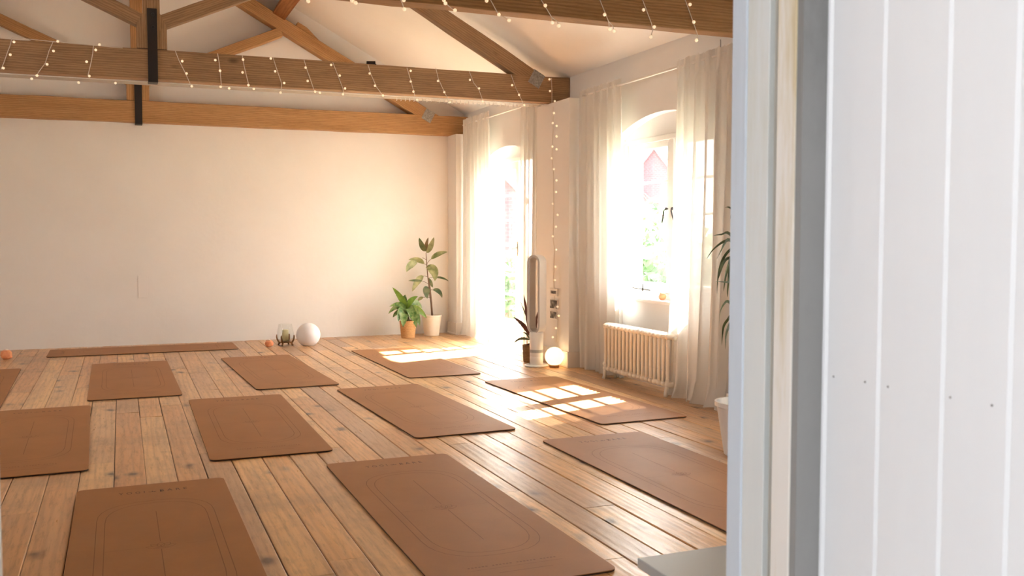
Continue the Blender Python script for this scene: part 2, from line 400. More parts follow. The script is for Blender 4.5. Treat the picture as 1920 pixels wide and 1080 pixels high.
# floor: individual boards in one mesh
bm = B(); bids = []
x = XL
bw = .152
rows = []
while x < XW + .02:
    w = bw + R.uniform(-.012, .012); rows.append((x, min(x + w, XW + .05))); x += w
for (xa, xb) in rows:
    y = YN1 - .2 - R.uniform(0, 2.5)
    while y < YB:
        ln = R.choice((1.6, 2.1, 2.7, 3.3, .9)) * R.uniform(.85, 1.15)
        ya, yb = max(y, YN0 - .02), min(y + ln, YB + .02)
        if yb - ya > .03:
            g = R.choice((.0008, .001, .0014, .0026)); dz = R.uniform(-.0006, .0006); tl = R.uniform(-.0006, .0006); e = .004; cup = R.uniform(.0006, .0018)
            if (x := 0) or True:
                xs = [xa + g, xa + g + e, (xa + xb) / 2, xb - g - e, xb - g]; zs = [-.004, dz - tl - cup, dz, dz + tl - cup, -.004]
                ys = [ya + .001, yb - .001]
                vv = [[bm.verts.new((a, b_, z)) for a, z in zip(xs, zs)] for b_ in ys]
                lo = [[bm.verts.new((a, b_, -.02)) for a in (xs[0], xs[4])] for b_ in ys]
                nf = len(bm.faces)
                for k in range(4): bm.faces.new((vv[0][k], vv[0][k + 1], vv[1][k + 1], vv[1][k]))
                bm.faces.new((lo[0][0], vv[0][0], vv[1][0], lo[1][0])); bm.faces.new((vv[0][4], lo[0][1], lo[1][1], vv[1][4]))
                bm.faces.new([lo[0][0], lo[0][1]] + vv[0][::-1]); bm.faces.new([lo[1][1], lo[1][0]] + vv[1])
                bids += [R.random()] * (len(bm.faces) - nf)
        y += ln
me = bpy.data.meshes.new('floor'); bm.faces.ensure_lookup_table(); bm.to_mesh(me); bm.free(); me.materials.append(M['floor'])
at = me.attributes.new('bid', 'FLOAT', 'FACE'); at.data.foreach_set('value', bids)
fl = link(bpy.data.objects.new('floor', me)); fl['kind'] = 'structure'
sub = B(); box(sub, XL - .2, XO, -3.2, YB + .25, -.16, -.012)
struct('trim_subfloor', sub, M['void'])
struct('trim_hall_floor', boxm(-1.7, 2.4, -3.2, YN0 - .021, -.011, .0), mottled('hall_floor_paint', (.45, .43, .41), (.50, .48, .46), 3, .5))

# walls ------------------------------------------------------------
bm = B(); prism(bm, [(XL - .2, -.15), (XO, -.15), (XO, zc(XO) + .0), (XA, ZA), (XL - .2, zc(XL - .2))], 'y', YB, YB + .25)
struct('wall_back', bm, M['wall'])
bm = B(); box(bm, XL - .2, XL, YN1, 6.3, -.01, zc(XL) + .02); box(bm, XL - .2, XL, 7.3, YB, -.01, zc(XL) + .02); box(bm, XL - .2, XL, 6.3, 7.3, -.01, 1.0); box(bm, XL - .2, XL, 6.3, 7.3, 2.05, zc(XL) + .02)
struct('wall_left', bm, M['wall'])
bm = B()
for y in (6.3, 6.775, 7.25): box(bm, XL - .12, XL - .07, y, y + .05, 1.0, 2.05)
for z in (1.0, 1.5, 2.0): box(bm, XL - .12, XL - .07, 6.35, 7.25, z, z + .05)
struct('window_4', bm, M['wall'])  # unseen window added to send more light onto the pier and curtains

def arch_z(y, yc, hw, zs, zp):
    t = (y - yc) / hw; r = (hw * hw + (zp - zs) ** 2) / (2 * (zp - zs)); return zp - r + math.sqrt(max(r * r - (y - yc) ** 2, 0))
OPEN = [  # yc, half width, sill z, spring z, peak z
    (3.30, .74, .66, 2.03, 2.19), (6.60, .74, .66, 2.03, 2.19), (9.87, .74, -.02, 2.04, 2.20)]
bm = B(); prev = YN1 - .3
for (yc, hw, zs, zsp, zp) in OPEN:
    box(bm, XW, XO, prev, yc - hw, -.12, ZW + .12); prev = yc + hw
    if zs > 0: box(bm, XW, XO, yc - hw, yc + hw, -.12, zs)
    n = 20; pts = [(yc - hw + 2 * hw * i / n, arch_z(yc - hw + 2 * hw * i / n, yc, hw, zsp, zp)) for i in range(n + 1)]
    prism(bm, pts + [(yc + hw, ZW + .12), (yc - hw, ZW + .12)], 'x', XW, XO)
box(bm, XW, XO, prev, YB, -.12, ZW + .12)
struct('wall_right', bm, M['wallup'])
# outer brick leaf beside windows
bm = B(); prev = YN1 - .3
for (yc, hw, zs, zsp, zp) in OPEN:
    box(bm, XO, XO + .02, prev, yc - hw, -3, ZW + .3); prev = yc + hw
box(bm, XO, XO + .02, prev, YB + .25, -3, ZW + .3)
struct('wall_outer', bm, M['ybrick'])
# piers
piers = [(7.80, 8.52), (10.94, YB - .001), (4.55, 5.32)]
for i, (a, b_) in enumerate(piers):
    struct('wall_pier', boxm(XP, XW - .001, a, b_, -.012, (2.447, 2.432, 2.447)[i]), M['pier'])
for i, (a, b_) in enumerate(piers):
    bm = B(); box(bm, XP - .014, XP, a - .012, b_ + (.012 if i != 1 else 0), -.011, .145); box(bm, XP - .02, XP, a - .02, b_ + (.02 if i != 1 else 0), .0, .02)
    box(bm, XP - .014, XW - .002, a - .014, a, -.011, .145)
    struct('baseboard_pier', bm, M['base'], bevel=.003)
bm = B()
for a, b_ in ((5.34, 7.78), (1.08, 4.53)): box(bm, XW - .018, XW - .001, a, b_, -.011, .14)
for a, b_ in ((8.54, 9.12), (10.62, 10.92)): box(bm, XW - .018, XW - .001, a, b_, -.011, .14)
struct('baseboard_right', bm, M['base'], bevel=.003)
# ceiling slopes
bm = B()
prism(bm, [(XL - .3, zc(XL - .3)), (XA, ZA), (XO + .1, zc(XO + .1)), (XO + .1, zc(XO + .1) + .15), (XA, ZA + .15), (XL - .3, zc(XL - .3) + .15)], 'y', .3, YB + .3)
struct('ceiling', bm, M['ceil'])

# near wall with doorway
x_l = (EYE + ray(5, 1080) * (YN1 / ray(5, 1080).y)).x
XJ = .75
bm = B()
prism(bm, [(XL - .2, -.15), (x_l - .02, -.15), (x_l - .02, 2.16), (XJ + .02, 2.16), (XJ + .02, -.15), (XO, -.15), (XO, zc(XO)), (XA, ZA), (XL - .2, zc(XL - .2))], 'y', YN0 + .02, YN1 - .004)
struct('wall_near', bm, M['wall'])
# hallway (where the camera stands), with an unseen left window added and sized to light the door boards
bm = B()
hx0, hx1, hy0 = -1.6, 2.3, -3.0
box(bm, hx0 - .2, hx0, hy0, -1.65, -.02, 2.7); box(bm, hx0 - .2, hx0, -.45, YN0 + .02, -.02, 2.7)
box(bm, hx0 - .2, hx0, -1.65, -.45, -.02, .75); box(bm, hx0 - .2, hx0, -1.65, -.45, 2.25, 2.7)
struct('wall_hall_left', bm, M['hall'])
struct('wall_hall_back', boxm(hx0 - .2, hx1 + .2, hy0 - .2, hy0, -.02, 2.7), M['hall'])
struct('wall_hall_right', boxm(hx1, hx1 + .2, hy0, YN0 + .02, -.02, 2.7), M['hall'])
struct('ceiling_hall', boxm(hx0 - .2, hx1 + .2, hy0 - .2, YN0 + .02, 2.7, 2.8), M['hall'])
bm = B()
for y in (-1.65, -1.07, -.5): box(bm, hx0 - .12, hx0 - .07, y, y + .05, .75, 2.25)
for z in (.75, 1.45, 2.2): box(bm, hx0 - .12, hx0 - .07, -1.60, -.5, z, z + .05)
struct('window_3', bm, M['whitepaint'])

# door frame, right jamb: facing -x
def jcut(c): return XJ * c
j1368, j1395, j1435, j1452, j1487 = [XJ * c for c in (1.419, 1.3767, 1.3175, 1.2936, 1.2462)]
df = thing('door_frame', 'worn painted wooden door frame beside the open boarded door', 'door frame', (XJ, YN1, 0))
df['kind'] = 'structure'
obj('architrave', boxm(XJ, XJ + .1, j1395, j1368, 0, 2.2), M['jamb_blue'], df, bevel=.002)
obj('jamb_lining', boxm(XJ + .002, XJ + .1, j1435, j1395, 0, 2.12), M['jamb_white'], df, bevel=.001)
bm = B(); box(bm, XJ + .012, XJ + .1, j1452, j1435, 0, 2.12); box(bm, XJ + .003, XJ + .05, j1452 + .004, j1452 + .008, 0, 2.12)
obj('draught_groove', bm, M['groove'], df)
obj('door_stop', boxm(XJ, XJ + .1, j1487, j1452, 0, 2.12), M['jamb_cream'], df, bevel=.002)
XD = .786
obj('hinge_rebate', boxm(XJ + .0005, XJ + .12, YN0 - .003 + .001, j1487 - .001, 0, 2.12) if False else boxm(XJ + .001, XD + .05, j1487 - .012, j1487 - .001, 0, 2.12), M['jamb_shade_grey'], df)
# left jamb and head
obj('jamb_left', boxm(x_l - .06, x_l, YN0, YN1, 0, 2.12), M['jamb_white'], df)
obj('head', boxm(x_l, XJ, YN0, YN1, 2.08, 2.14), M['jamb_white'], df)
# door leaf: boarded, folded back along the hall, face at x = XD
dr = thing('door_1', 'white tongue and groove boarded door standing wide open in the foreground', 'door', (XD, .9, 0)); dr['kind'] = 'structure'
y_e = XD * 1.1953 + .0
obj('hinge_edge', boxm(XD - .001, XD + .04, XD * 1.1745, y_e - .012, 0.01, 2.05), M['jamb_cream'], dr, bevel=.001)
gro = [XD * c for c in (1.1745, 1.1614, 1.0513, .9363, .8336, .735, .64, .55, .45, .35, .25)]
for i in range(len(gro) - 1):
    a, b_ = gro[i + 1], gro[i]
    bm = B(); e = .0035
    prism(bm, [(XD + .005, b_), (XD + .001, b_ - .0004), (XD, b_ - .0015), (XD, a + .005), (XD + .0045, a + .001), (XD + .006, a), (XD + .04, a), (XD + .04, b_)], 'z', .01, 2.05)
    obj('board', bm, M['boards'], dr)
bm = B()
for px, py in ((1533, 701), (1563, 706), (1622, 716), (1665, 725), (1782, 745), (1860, 760), (1517, 779), (1541, 52), (1533, 28)):
    p = on_x(px, py, XD)
    if px < 1540: continue
    lathe(bm, [(0, -.0016), (.0016, 0), (0, .0016)], (XD, p.y, p.z), 8)
obj('nail_head', bm, M['nail'], dr)

# ------------------------------------------------------------------ windows
def casement(parent, ya, yb, za, zb, rows_, x=XG, st=.05, bottom=.08, name='casement', knob=True):
    bm = B(); t = .04
    box(bm, x, x + t, ya, ya + st, za, zb); box(bm, x, x + t, yb - st, yb, za, zb)
    box(bm, x, x + t, ya + st, yb - st, zb - st, zb); box(bm, x, x + t, ya + st, yb - st, za, za + bottom)
    c = obj(name, bm, M['whitepaint'], parent, bevel=.003)
    z0, z1 = za + bottom, zb - st; hh = (z1 - z0) / rows_
    bm = B()
    for k in range(1, rows_): box(bm, x + .006, x + t - .006, ya + st, yb - st, z0 + hh * k - .011, z0 + hh * k + .011)
    obj('glazing_bar', bm, M['whitepaint'], c, bevel=.002)
    obj('pane', boxm(x + .018, x + .021, ya + st, yb - st, z0, z1), M['glass'], c)
    return c
for i, (yc, hw, zs, zsp, zp) in enumerate(OPEN[:2]):
    yc_m = 6.57 if i == 1 else yc
    w = thing('window_%d' % (1 if i == 1 else 2), 'white arched casement window above the radiator' if i == 1 else 'unseen white arched casement window near the doorway, added for its light', 'window', (XG, yc, zs)); w['kind'] = 'structure'  # the one near the doorway is out of view, put in for light
    bm = B(); x0, x1 = XG - .012, XG + .06
    box(bm, x0, x1, yc - hw, yc - hw + .055, zs, 2.0); box(bm, x0, x1, yc + hw - .055, yc + hw, zs, 2.0)
    box(bm, x0, x1, yc - hw + .055, yc + hw - .055, 1.975, 2.02); box(bm, x0, x1, yc - hw + .055, yc + hw - .055, zs, .735)
    box(bm, x0, x1, yc_m - .03, yc_m + .03, .735, 1.975)
    obj('window_frame', bm, M['whitepaint'], w, bevel=.004)
    casement(w, yc_m + .031, yc + hw - .056, .737, 1.974, 4)
    casement(w, yc - hw + .056, yc_m - .031, .737, 1.974, 4)
    # lunette above the frame
    n = 16; a0, a1 = yc - hw, yc + hw
    pts = [(a0 + (a1 - a0) * k / n, arch_z(a0 + (a1 - a0) * k / n, yc, hw, zsp, zp)) for k in range(n + 1)]
    bm = B(); prism(bm, [(a0, 2.02)] + pts + [(a1, 2.02)], 'x', XG - .004, XG + .05)
    obj('lunette', bm, M['wallup'], w)
    bm = B(); prism(bm, [(XW - .035, yc - hw - .04), (XW - .0005, yc - hw - .04), (XW - .0005, yc - hw + .0005), (XG - .013, yc - hw + .0005), (XG - .013, yc + hw - .0005), (XW - .0005, yc + hw - .0005), (XW - .0005, yc + hw + .04), (XW - .035, yc + hw + .04)], 'z', zs + .001, zs + .028)
    obj('window_sill', bm, M['whitepaint'], w, bevel=.006)
    for s in (1, -1):     # handles beside the mullion and stays on the bottom rail
        bm = B(); y = yc_m + s * .045
        tube(bm, [(XG - .012, y, 1.42), (XG - .035, y, 1.42), (XG - .045, y - s * -.012, 1.40), (XG - .04, y + s * .03, 1.345), (XG - .038, y + s * .045, 1.31)], .0055, 6)
        ball(bm, (XG - .028, y, 1.42), .012, 8)
        obj('window_handle', bm, M['iron'], w, smooth=True)
        bm = B(); y = yc_m + s * .42
        tube(bm, [(XG - .02, y + .17, .758), (XG - .022, y - .12, .752)], .004, 6); tube(bm, [(XG - .02, y, .74), (XG - .02, y, .80)], .005, 6); ball(bm, (XG - .022, y, .755), .011, 8)
        obj('casement_stay', bm, M['iron'], w, smooth=True)
# salt lamp shape on the sill (pale pink glow behind the glass light)
def crystal(name, label, c, r, h_, seed, mat='salt'):
    rr = random.Random(seed); t = thing(name, label, 'salt lamp' if 'lamp' in name else 'tealight holder', (c[0], c[1], c[2]), 'pink salt crystal tealight holders')
    bm = bmesh.new(); bmesh.ops.create_icosphere(bm, subdivisions=2, radius=1)
    for v in bm.verts:
        k = 1 + rr.uniform(-.12, .12); v.co = Vector((v.co.x * r * k, v.co.y * r * k, max(v.co.z * h_ / 2 * k, -h_ / 2 * .88)))
    zmin = min(v.co.z for v in bm.verts)
    for v in bm.verts: v.co += Vector((c[0], c[1], c[2] - zmin))
    # hollow dished top
    obj('crystal', bm, M[mat], t)
    bm = B(); lathe(bm, [(.016, -.004), (.016, .004), (.014, .006), (0, .006)], (c[0], c[1], c[2] + h_ * .93), 16)
    obj('tealight', bm, M['pot_white'], t)
    return t

# French door
yc, hw, zs, zsp, zp = OPEN[2]
w = thing('door_2', 'tall white glazed French door in the far arched opening', 'door', (XG, yc, 0)); w['kind'] = 'structure'
bm = B(); x0, x1 = XG - .012, XG + .06
box(bm, x0, x1, yc - hw, yc - hw + .045, -.012, 2.06); box(bm, x0, x1, yc + hw - .05, yc + hw, -.012, 2.06); box(bm, x0, x1, yc - hw + .045, yc + hw - .05, 2.03, 2.075)
box(bm, XG - .05, XG + .12, yc - hw + .045, yc + hw - .05, -.02, .012)
obj('door_surround', bm, M['whitepaint'], w, bevel=.004)
c = casement(w, 9.75, yc + hw - .051, .015, 2.03, 6, st=.085, bottom=.24, name='door_leaf')
bm = B(); tube(bm, [(XG - .01, 9.79, 1.07), (XG - .05, 9.79, 1.07), (XG - .052, 9.88, 1.068)], .008, 8); box(bm, XG - .008, XG - .0005, 9.775, 9.805, .98, 1.14)
obj('door_handle', bm, M['brass'], w)
# second leaf pushed open outwards
bm = B(); t = .04; ya = yc - hw + .05; L = .55
box(bm, XG + .06, XG + .06 + .08, ya, ya + t, .015, 2.03); box(bm, XG + .06 + L - .08, XG + .06 + L, ya, ya + t, .015, 2.03)
box(bm, XG + .14, XG + .06 + L - .08, ya, ya + t, .015, .25); box(bm, XG + .14, XG + .06 + L - .08, ya, ya + t, 1.95, 2.03)
for k in range(1, 6): box(bm, XG + .14, XG + .06 + L - .08, ya + .01, ya + t - .01, .25 + 1.7 * k / 6 - .011, .25 + 1.7 * k / 6 + .011)
lf = obj('open_leaf', bm, M['whitepaint'], w, bevel=.003)
obj('pane', boxm(XG + .14, XG + .06 + L - .08, ya + .018, ya + .021, .25, 1.95), M['glass'], lf)
n = 16; a0, a1 = yc - hw, yc + hw
pts = [(a0 + (a1 - a0) * k / n, arch_z(a0 + (a1 - a0) * k / n, yc, hw, zsp, zp)) for k in range(n + 1)]
bm = B(); prism(bm, [(a0, 2.075)] + [p if p[1] > 2.076 else (p[0], 2.076) for p in pts] + [(a1, 2.075)], 'x', XG - .004, XG + .05)
obj('lunette', bm, M['wallup'], w)

# ------------------------------------------------------------------ trusses
def timber(name, parent, p0, p1, dep, y0, thick, mat, seed=0):
    """inclined timber in the x-z plane, centre line p0->p1"""
    rr = random.Random(seed); p0 = Vector((p0[0], 0, p0[1])); p1 = Vector((p1[0], 0, p1[1])); L = (p1 - p0).length
    a = math.atan2(p1.z - p0.z, p1.x - p0.x); n = max(2, int(L / .25)); bm = B(); rings = []
    for i in range(n + 1):
        x_ = L * i / n; j = lambda s=.004: rr.uniform(-s, s)
        rings.append([bm.verts.new(q) for q in ((x_, 0 + j(.0015), -dep / 2 + j()), (x_, thick + j(), -dep / 2 + j()), (x_, thick + j(), dep / 2 + j()), (x_, 0 + j(.0015), dep / 2 + j()))])
    for i in range(n):
        for k in range(4): bm.faces.new((rings[i][k], rings[i][(k + 1) % 4], rings[i + 1][(k + 1) % 4], rings[i + 1][k]))
    bm.faces.new(rings[0][::-1]); bm.faces.new(rings[-1])
    return obj(name, bm, mat, parent, bevel=.006, loc=(p0.x, y0, p0.z), rot=(0, -a, 0))
def roof_truss(label, Y, th, zb, zt, kx, mat, kmat, top, seed, x_end=XW - .003):
    t = thing('roof_truss', label, 'roof truss', (kx, Y, zb), 'exposed timber roof trusses')
    timber('tie_beam', t, (XL + .003, (zb + zt) / 2), (x_end, (zb + zt) / 2), zt - zb, Y, th, mat, seed)
    # king post with flared foot, in its own frame so that the grain runs upwards
    hw_, fw_ = .063, .114
    apex = top(kx) - .02
    z0 = zt + .003; prof = [(0, -fw_), (.18, -fw_), (.285, -hw_), (apex - z0 - .08, -hw_), (apex - z0, 0), (apex - z0 - .08, hw_), (.285, hw_), (.18, fw_), (0, fw_)]
    bm = B(); v0 = [bm.verts.new((a, 0, -b_)) for a, b_ in prof]; v1 = [bm.verts.new((a, th, -b_)) for a, b_ in prof]; n = len(prof)
    bm.faces.new(v0); bm.faces.new(v1[::-1])
    for i in range(n): bm.faces.new((v0[i], v1[i], v1[(i + 1) % n], v0[(i + 1) % n]))
    obj('king_post', bm, kmat, t, bevel=.004, loc=(kx, Y + .001, z0), rot=(0, -PI / 2, 0))
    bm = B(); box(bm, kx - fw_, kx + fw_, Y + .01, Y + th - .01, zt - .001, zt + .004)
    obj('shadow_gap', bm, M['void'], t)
    zs_ = zb - .022
    bm = B(); sx0, sx1 = kx - .034, kx + .040
    box(bm, sx0, sx1, Y - .012, Y - .002, zs_, zt + .32); box(bm, sx0, sx1, Y - .002, Y + th + .012, zs_, zb - .004)
    s = obj('iron_strap', bm, M['iron'], t, bevel=.003)
    for dz in (.17, .27):
        bm = B(); lathe(bm, [(.016, -.012), (.016, .0), (.012, .008), (0, .01)], (0, 0, 0), 6)
        bmesh.ops.rotate(bm, verts=bm.verts, cent=(0, 0, 0), matrix=Matrix.Rotation(PI / 2, 3, 'X')); bmesh.ops.translate(bm, verts=bm.verts, vec=(kx + .01, Y - .012, zt + dz))
        obj('bolt', bm, M['iron'], s)
    dep = .15; off = dep / 2 / math.cos(math.atan(.5525))
    for sgn in (1, -1):
        xe = 3.50 if sgn > 0 else 3.50
        pe = (kx + sgn * (3.74 - kx), top(3.74) - off); pa = (kx + sgn * .03, top(kx + .03) - off)
        timber('principal_rafter', t, pa, pe, dep, Y + .005, th - .01, mat, seed + 3 + sgn)
        sx = kx + sgn * .105; s0 = zt + .235
        # strut up to the principal rafter
        xs_ = (top(kx) - off * 2 + .5525 * kx * 0 - s0) ; run = (top(kx) - 2 * off - s0) / (.44 + .5525)
        timber('strut', t, (sx - sgn * .02, s0 - .009), (kx + sgn * (run + .05), s0 + .44 * (run + .05 - .105)), .105, Y + .004, th - .012, mat, seed + 6 + sgn)
    return t
top2 = lambda x_: 3.235 - .5525 * (x_ - 2.749)
top3 = lambda x_: 3.844 - .5525 * (x_ - 1.454)
t2 = roof_truss('weathered grey-brown roof truss in the middle, its tie beam wound with small lights', 8.24, .115, 2.458, 2.70, .262, M['oak_grey'], M['oak_grey'], top2, 11)
t3 = roof_truss('warm brown roof truss set against the far gable wall', 11.10, .155, 2.432, 2.659, .20, M['oak_warm'], M['oak_warm'], top3, 31)
t1 = roof_truss('nearest roof truss crossing the top right corner of the picture', 5.02, .12, 2.458, 2.70, .262, M['oak_dark'], M['oak_dark'], top2, 51)
for t, Y, cx, cz in ((t2, 8.24, None, (1006, 148)), (t3, 11.10, None, (803, 217))):
    p = on_y(cz[0], cz[1], Y); bm = B(); s = .062
    v = [(p.x + s * dx * math.cos(.5) + s * 1.0 * dz * math.sin(.5), p.z - s * dx * math.sin(.5) + s * dz * math.cos(.5)) for dx, dz in ((-1, -1.1), (1, -1.1), (1, 1.1), (-1, 1.1))]
    prism(bm, v, 'y', Y - .004, Y - .0015)
    obj('nail_plate', bm, M['plate'], t)
# purlins along the room, lying on the principal rafters under the ceiling
def purlin(label, xm, sgn):
    t = thing('roof_purlin', label, 'roof beam', (xm, 5, zc(xm)), 'purlins under the sloping ceiling')
    a = -sgn * math.atan(SL); bm = B()
    L = YB - YN1
    n = 24; rings = []
    ztop = zc(xm) - .004
    for i in range(n + 1):
        y_ = i * L / n; q = []
        for (u, v_) in ((-.075, -.205), (.075, -.205), (.075, 0), (-.075, 0)):
            q.append((u * math.cos(a) - v_ * math.sin(a), u * math.sin(a) + v_ * math.cos(a)))
        rings.append([bm.verts.new((y_, -qq[0], qq[1] - .02)) for qq in q])
    for i in range(n):
        for k in range(4): bm.faces.new((rings[i][k], rings[i][(k + 1) % 4], rings[i + 1][(k + 1) % 4], rings[i + 1][k]))
    bm.faces.new(rings[0][::-1]); bm.faces.new(rings[-1])
    obj('beam', bm, M['oak_red'], t, bevel=.006, loc=(xm, YN1, ztop), rot=(0, 0, PI / 2))
    # cleat that stops the purlin sliding down the far rafter
    bm = B(); s = sgn
    pts = [(xm + s * .10, top3(xm + .10 if s > 0 else 2 * XA - xm + .10) + .0), (xm + s * .12, top3(xm + .12 if s > 0 else 2 * XA - xm + .12) + .06), (xm + s * .22, top3(xm + .22 if s > 0 else 2 * XA - xm + .22) + .06), (xm + s * .36, top3(xm + .36 if s > 0 else 2 * XA - xm + .36) + .002)]
    prism(bm, pts, 'y', 11.12, 11.24); obj('cleat', bm, M['oak_warm'], t, bevel=.003)
    return t
purlin('reddish brown purlin running under the right hand ceiling slope', 1.80, 1)
purlin('reddish brown purlin running under the left hand ceiling slope', 2 * XA - 1.80, -1)

# pale track behind the middle tie beam, with its little gliders
t = thing('curtain_track', 'pale track with tiny gliders fixed behind the middle tie beam', 'curtain track', (1.5, 8.45, 2.45))
bm = B(); box(bm, XL + .01, XP - .004, 8.362, 8.60, 2.462, 2.492); obj('track', bm, simple('track_paint', (.40, .35, .29), .6), t)
bm = B(); tube(bm, [(XL + .05, 8.366, 2.456), (XP - .006, 8.366, 2.456)], .004, 6); obj('cable', bm, M['rod'], t)
for k in range(34):
    bm = B(); x_ = 2.35 + k * .041; tube(bm, [(x_, 8.50, 2.463), (x_ + .004, 8.50, 2.44), (x_ - .003, 8.50, 2.436)], .0035, 5)
    obj('glider', bm, M['rod'], t)
# small black spotlight on the tie beam
p = on_y(697, 121, 8.27)
t = thing('spotlight', 'small black spotlight sitting on the middle tie beam', 'lamp', (p.x, 8.29, 2.70))
bm = B(); lathe(bm, [(.045, 0), (.045, .008), (.02, .014), (0, .014)], (p.x, 8.29, 2.703), 16); obj('lamp_base', bm, M['iron'], t)
bm = B(); tube(bm, [(p.x - .04, 8.29, 2.722), (p.x + .035, 8.29, 2.724)], [.012, .015], 12); obj('lamp_head', bm, M['iron'], t)

# ------------------------------------------------------------------ fairy lights
bulbmesh = None
def string_lights(label, strands, plane, extra, loc):
    global bulbmesh
    t = thing('string_lights', label, 'string lights', loc, 'strings of tiny warm bulbs')
    for s in strands:
        bm = B(); tube(bm, [plane(*p) for p in s], .0028, 5); obj('wire', bm, M['wire'], t)
    if bulbmesh is None:
        b2 = B(); ball(b2, (0, 0, 0), .0105, 12)
        me_ = bpy.data.meshes.new('bulb'); b2.to_mesh(me_); b2.free(); me_.materials.append(M['bulb'])
        me_.polygons.foreach_set('use_smooth', [True] * len(me_.polygons)); bulbmesh = me_
    for p in extra:
        q = plane(*p) + Vector((-.002, -.008, 0)); o = link(bpy.data.objects.new('bulb', bulbmesh)); o.parent = t; o.location = q - Vector(loc)
    return t
pl2 = lambda x_, y_: on_y(x_, y_, 8.232)
st = [[(22, 71), (20, 82), (14, 98), (7, 118), (2, 130)], [(100, 77), (92, 95), (85, 118), (71, 137), (70, 142)], [(175, 84), (174, 100), (169, 125), (165, 141)],
      [(328, 94), (335, 112), (347, 136), (357, 158)], [(408, 100), (411, 118), (413, 135), (415, 160)], [(454, 103), (458, 125), (466, 158)], [(512, 108), (519, 130), (528, 156), (527, 172)],
      [(570, 112), (576, 132), (584, 155), (590, 172)], [(624, 117), (633, 140), (643, 166), (644, 175)], [(690, 121), (695, 138), (706, 163), (717, 178)], [(763, 127), (770, 150), (778, 180)],
      [(817, 127), (822, 148), (833, 172), (842, 190)], [(880, 134), (888, 155), (898, 168), (905, 188)], [(958, 139), (967, 165), (982, 195)], [(1034, 146), (1035, 170), (1035, 194)],
      [(22, 71), (60, 74), (100, 78), (175, 85), (230, 90)]]
bl = [(27, 79), (20, 103), (7, 128), (109, 78), (101, 96), (89, 121), (70, 142), (180, 94), (163, 116), (168, 143), (187, 84), (60, 148), (148, 155), (217, 156), (342, 115), (350, 138), (360, 162),
      (404, 113), (413, 133), (414, 163), (430, 166), (456, 112), (455, 136), (466, 160), (476, 167), (508, 110), (516, 134), (533, 156), (526, 174), (573, 127), (577, 152), (591, 172), (600, 174),
      (621, 122), (637, 142), (647, 166), (643, 177), (693, 138), (703, 161), (718, 179), (770, 133), (770, 153), (775, 172), (782, 187), (821, 152), (833, 173), (843, 192), (881, 150), (898, 166), (905, 190),
      (960, 160), (973, 178), (983, 197), (1030, 149), (1031, 171), (1040, 190)]
string_lights('string of tiny warm bulbs wound around the middle tie beam', st, pl2, bl, (1.5, 8.23, 2.6))
pl1 = lambda x_, y_: on_y(x_, y_, 5.012)
st = [[(745, -22), (750, -5), (757, 14), (757, 18)], [(825, -20), (832, 0), (840, 10), (852, 20)], [(912, -20), (920, 0), (935, 28), (947, 33), (954, 39)], [(1008, -18), (1015, 0), (1035, 33), (1035, 43)], [(1035, 33), (1045, 40), (1047, 48)],
      [(1118, -14), (1125, 0), (1141, 40), (1143, 55)], [(1141, 40), (1149, 48), (1151, 58)], [(1198, -12), (1205, 0), (1222, 45), (1224, 56), (1220, 70)], [(1280, -10), (1285, 0), (1300, 42), (1309, 68), (1305, 76)], [(655, -18), (660, 2)], [(655, -18), (667, 6)], [(560, -30), (578, 3)]]
bl = [(578, 3), (660, 2), (667, 6), (757, 1), (758, 18), (832, 1), (835, 7), (853, 20), (912, 2), (935, 28), (954, 39), (1022, 11), (1035, 43), (1047, 49), (1133, 28), (1143, 55), (1151, 59), (1206, 19), (1226, 51), (1220, 70), (1293, 9), (1300, 42), (1305, 76)]
string_lights('string of small round bulbs dangling from the nearest tie beam', st, pl1, bl, (2.5, 5.0, 2.5))
plp = lambda x_, y_: on_x(x_, y_, XP - .006)
st = [[(1037, 200), (1037, 240), (1035, 290), (1038, 330), (1038, 400), (1037, 450), (1040, 470), (1038, 520), (1040, 560), (1046, 600), (1044, 640)]]
bl = [(1038, 212), (1036, 231), (1043, 236), (1043, 256), (1035, 275), (1034, 297), (1043, 280), (1038, 317), (1043, 338), (1042, 360), (1036, 382), (1045, 403), (1042, 425), (1036, 443), (1042, 468), (1041, 500), (1040, 525), (1045, 575), (1047, 592), (1042, 615), (1036, 632)]
string_lights('thin string of bulbs hanging down the pier between the windows', st, plp, bl, (XP - .02, 8.2, 1.5))

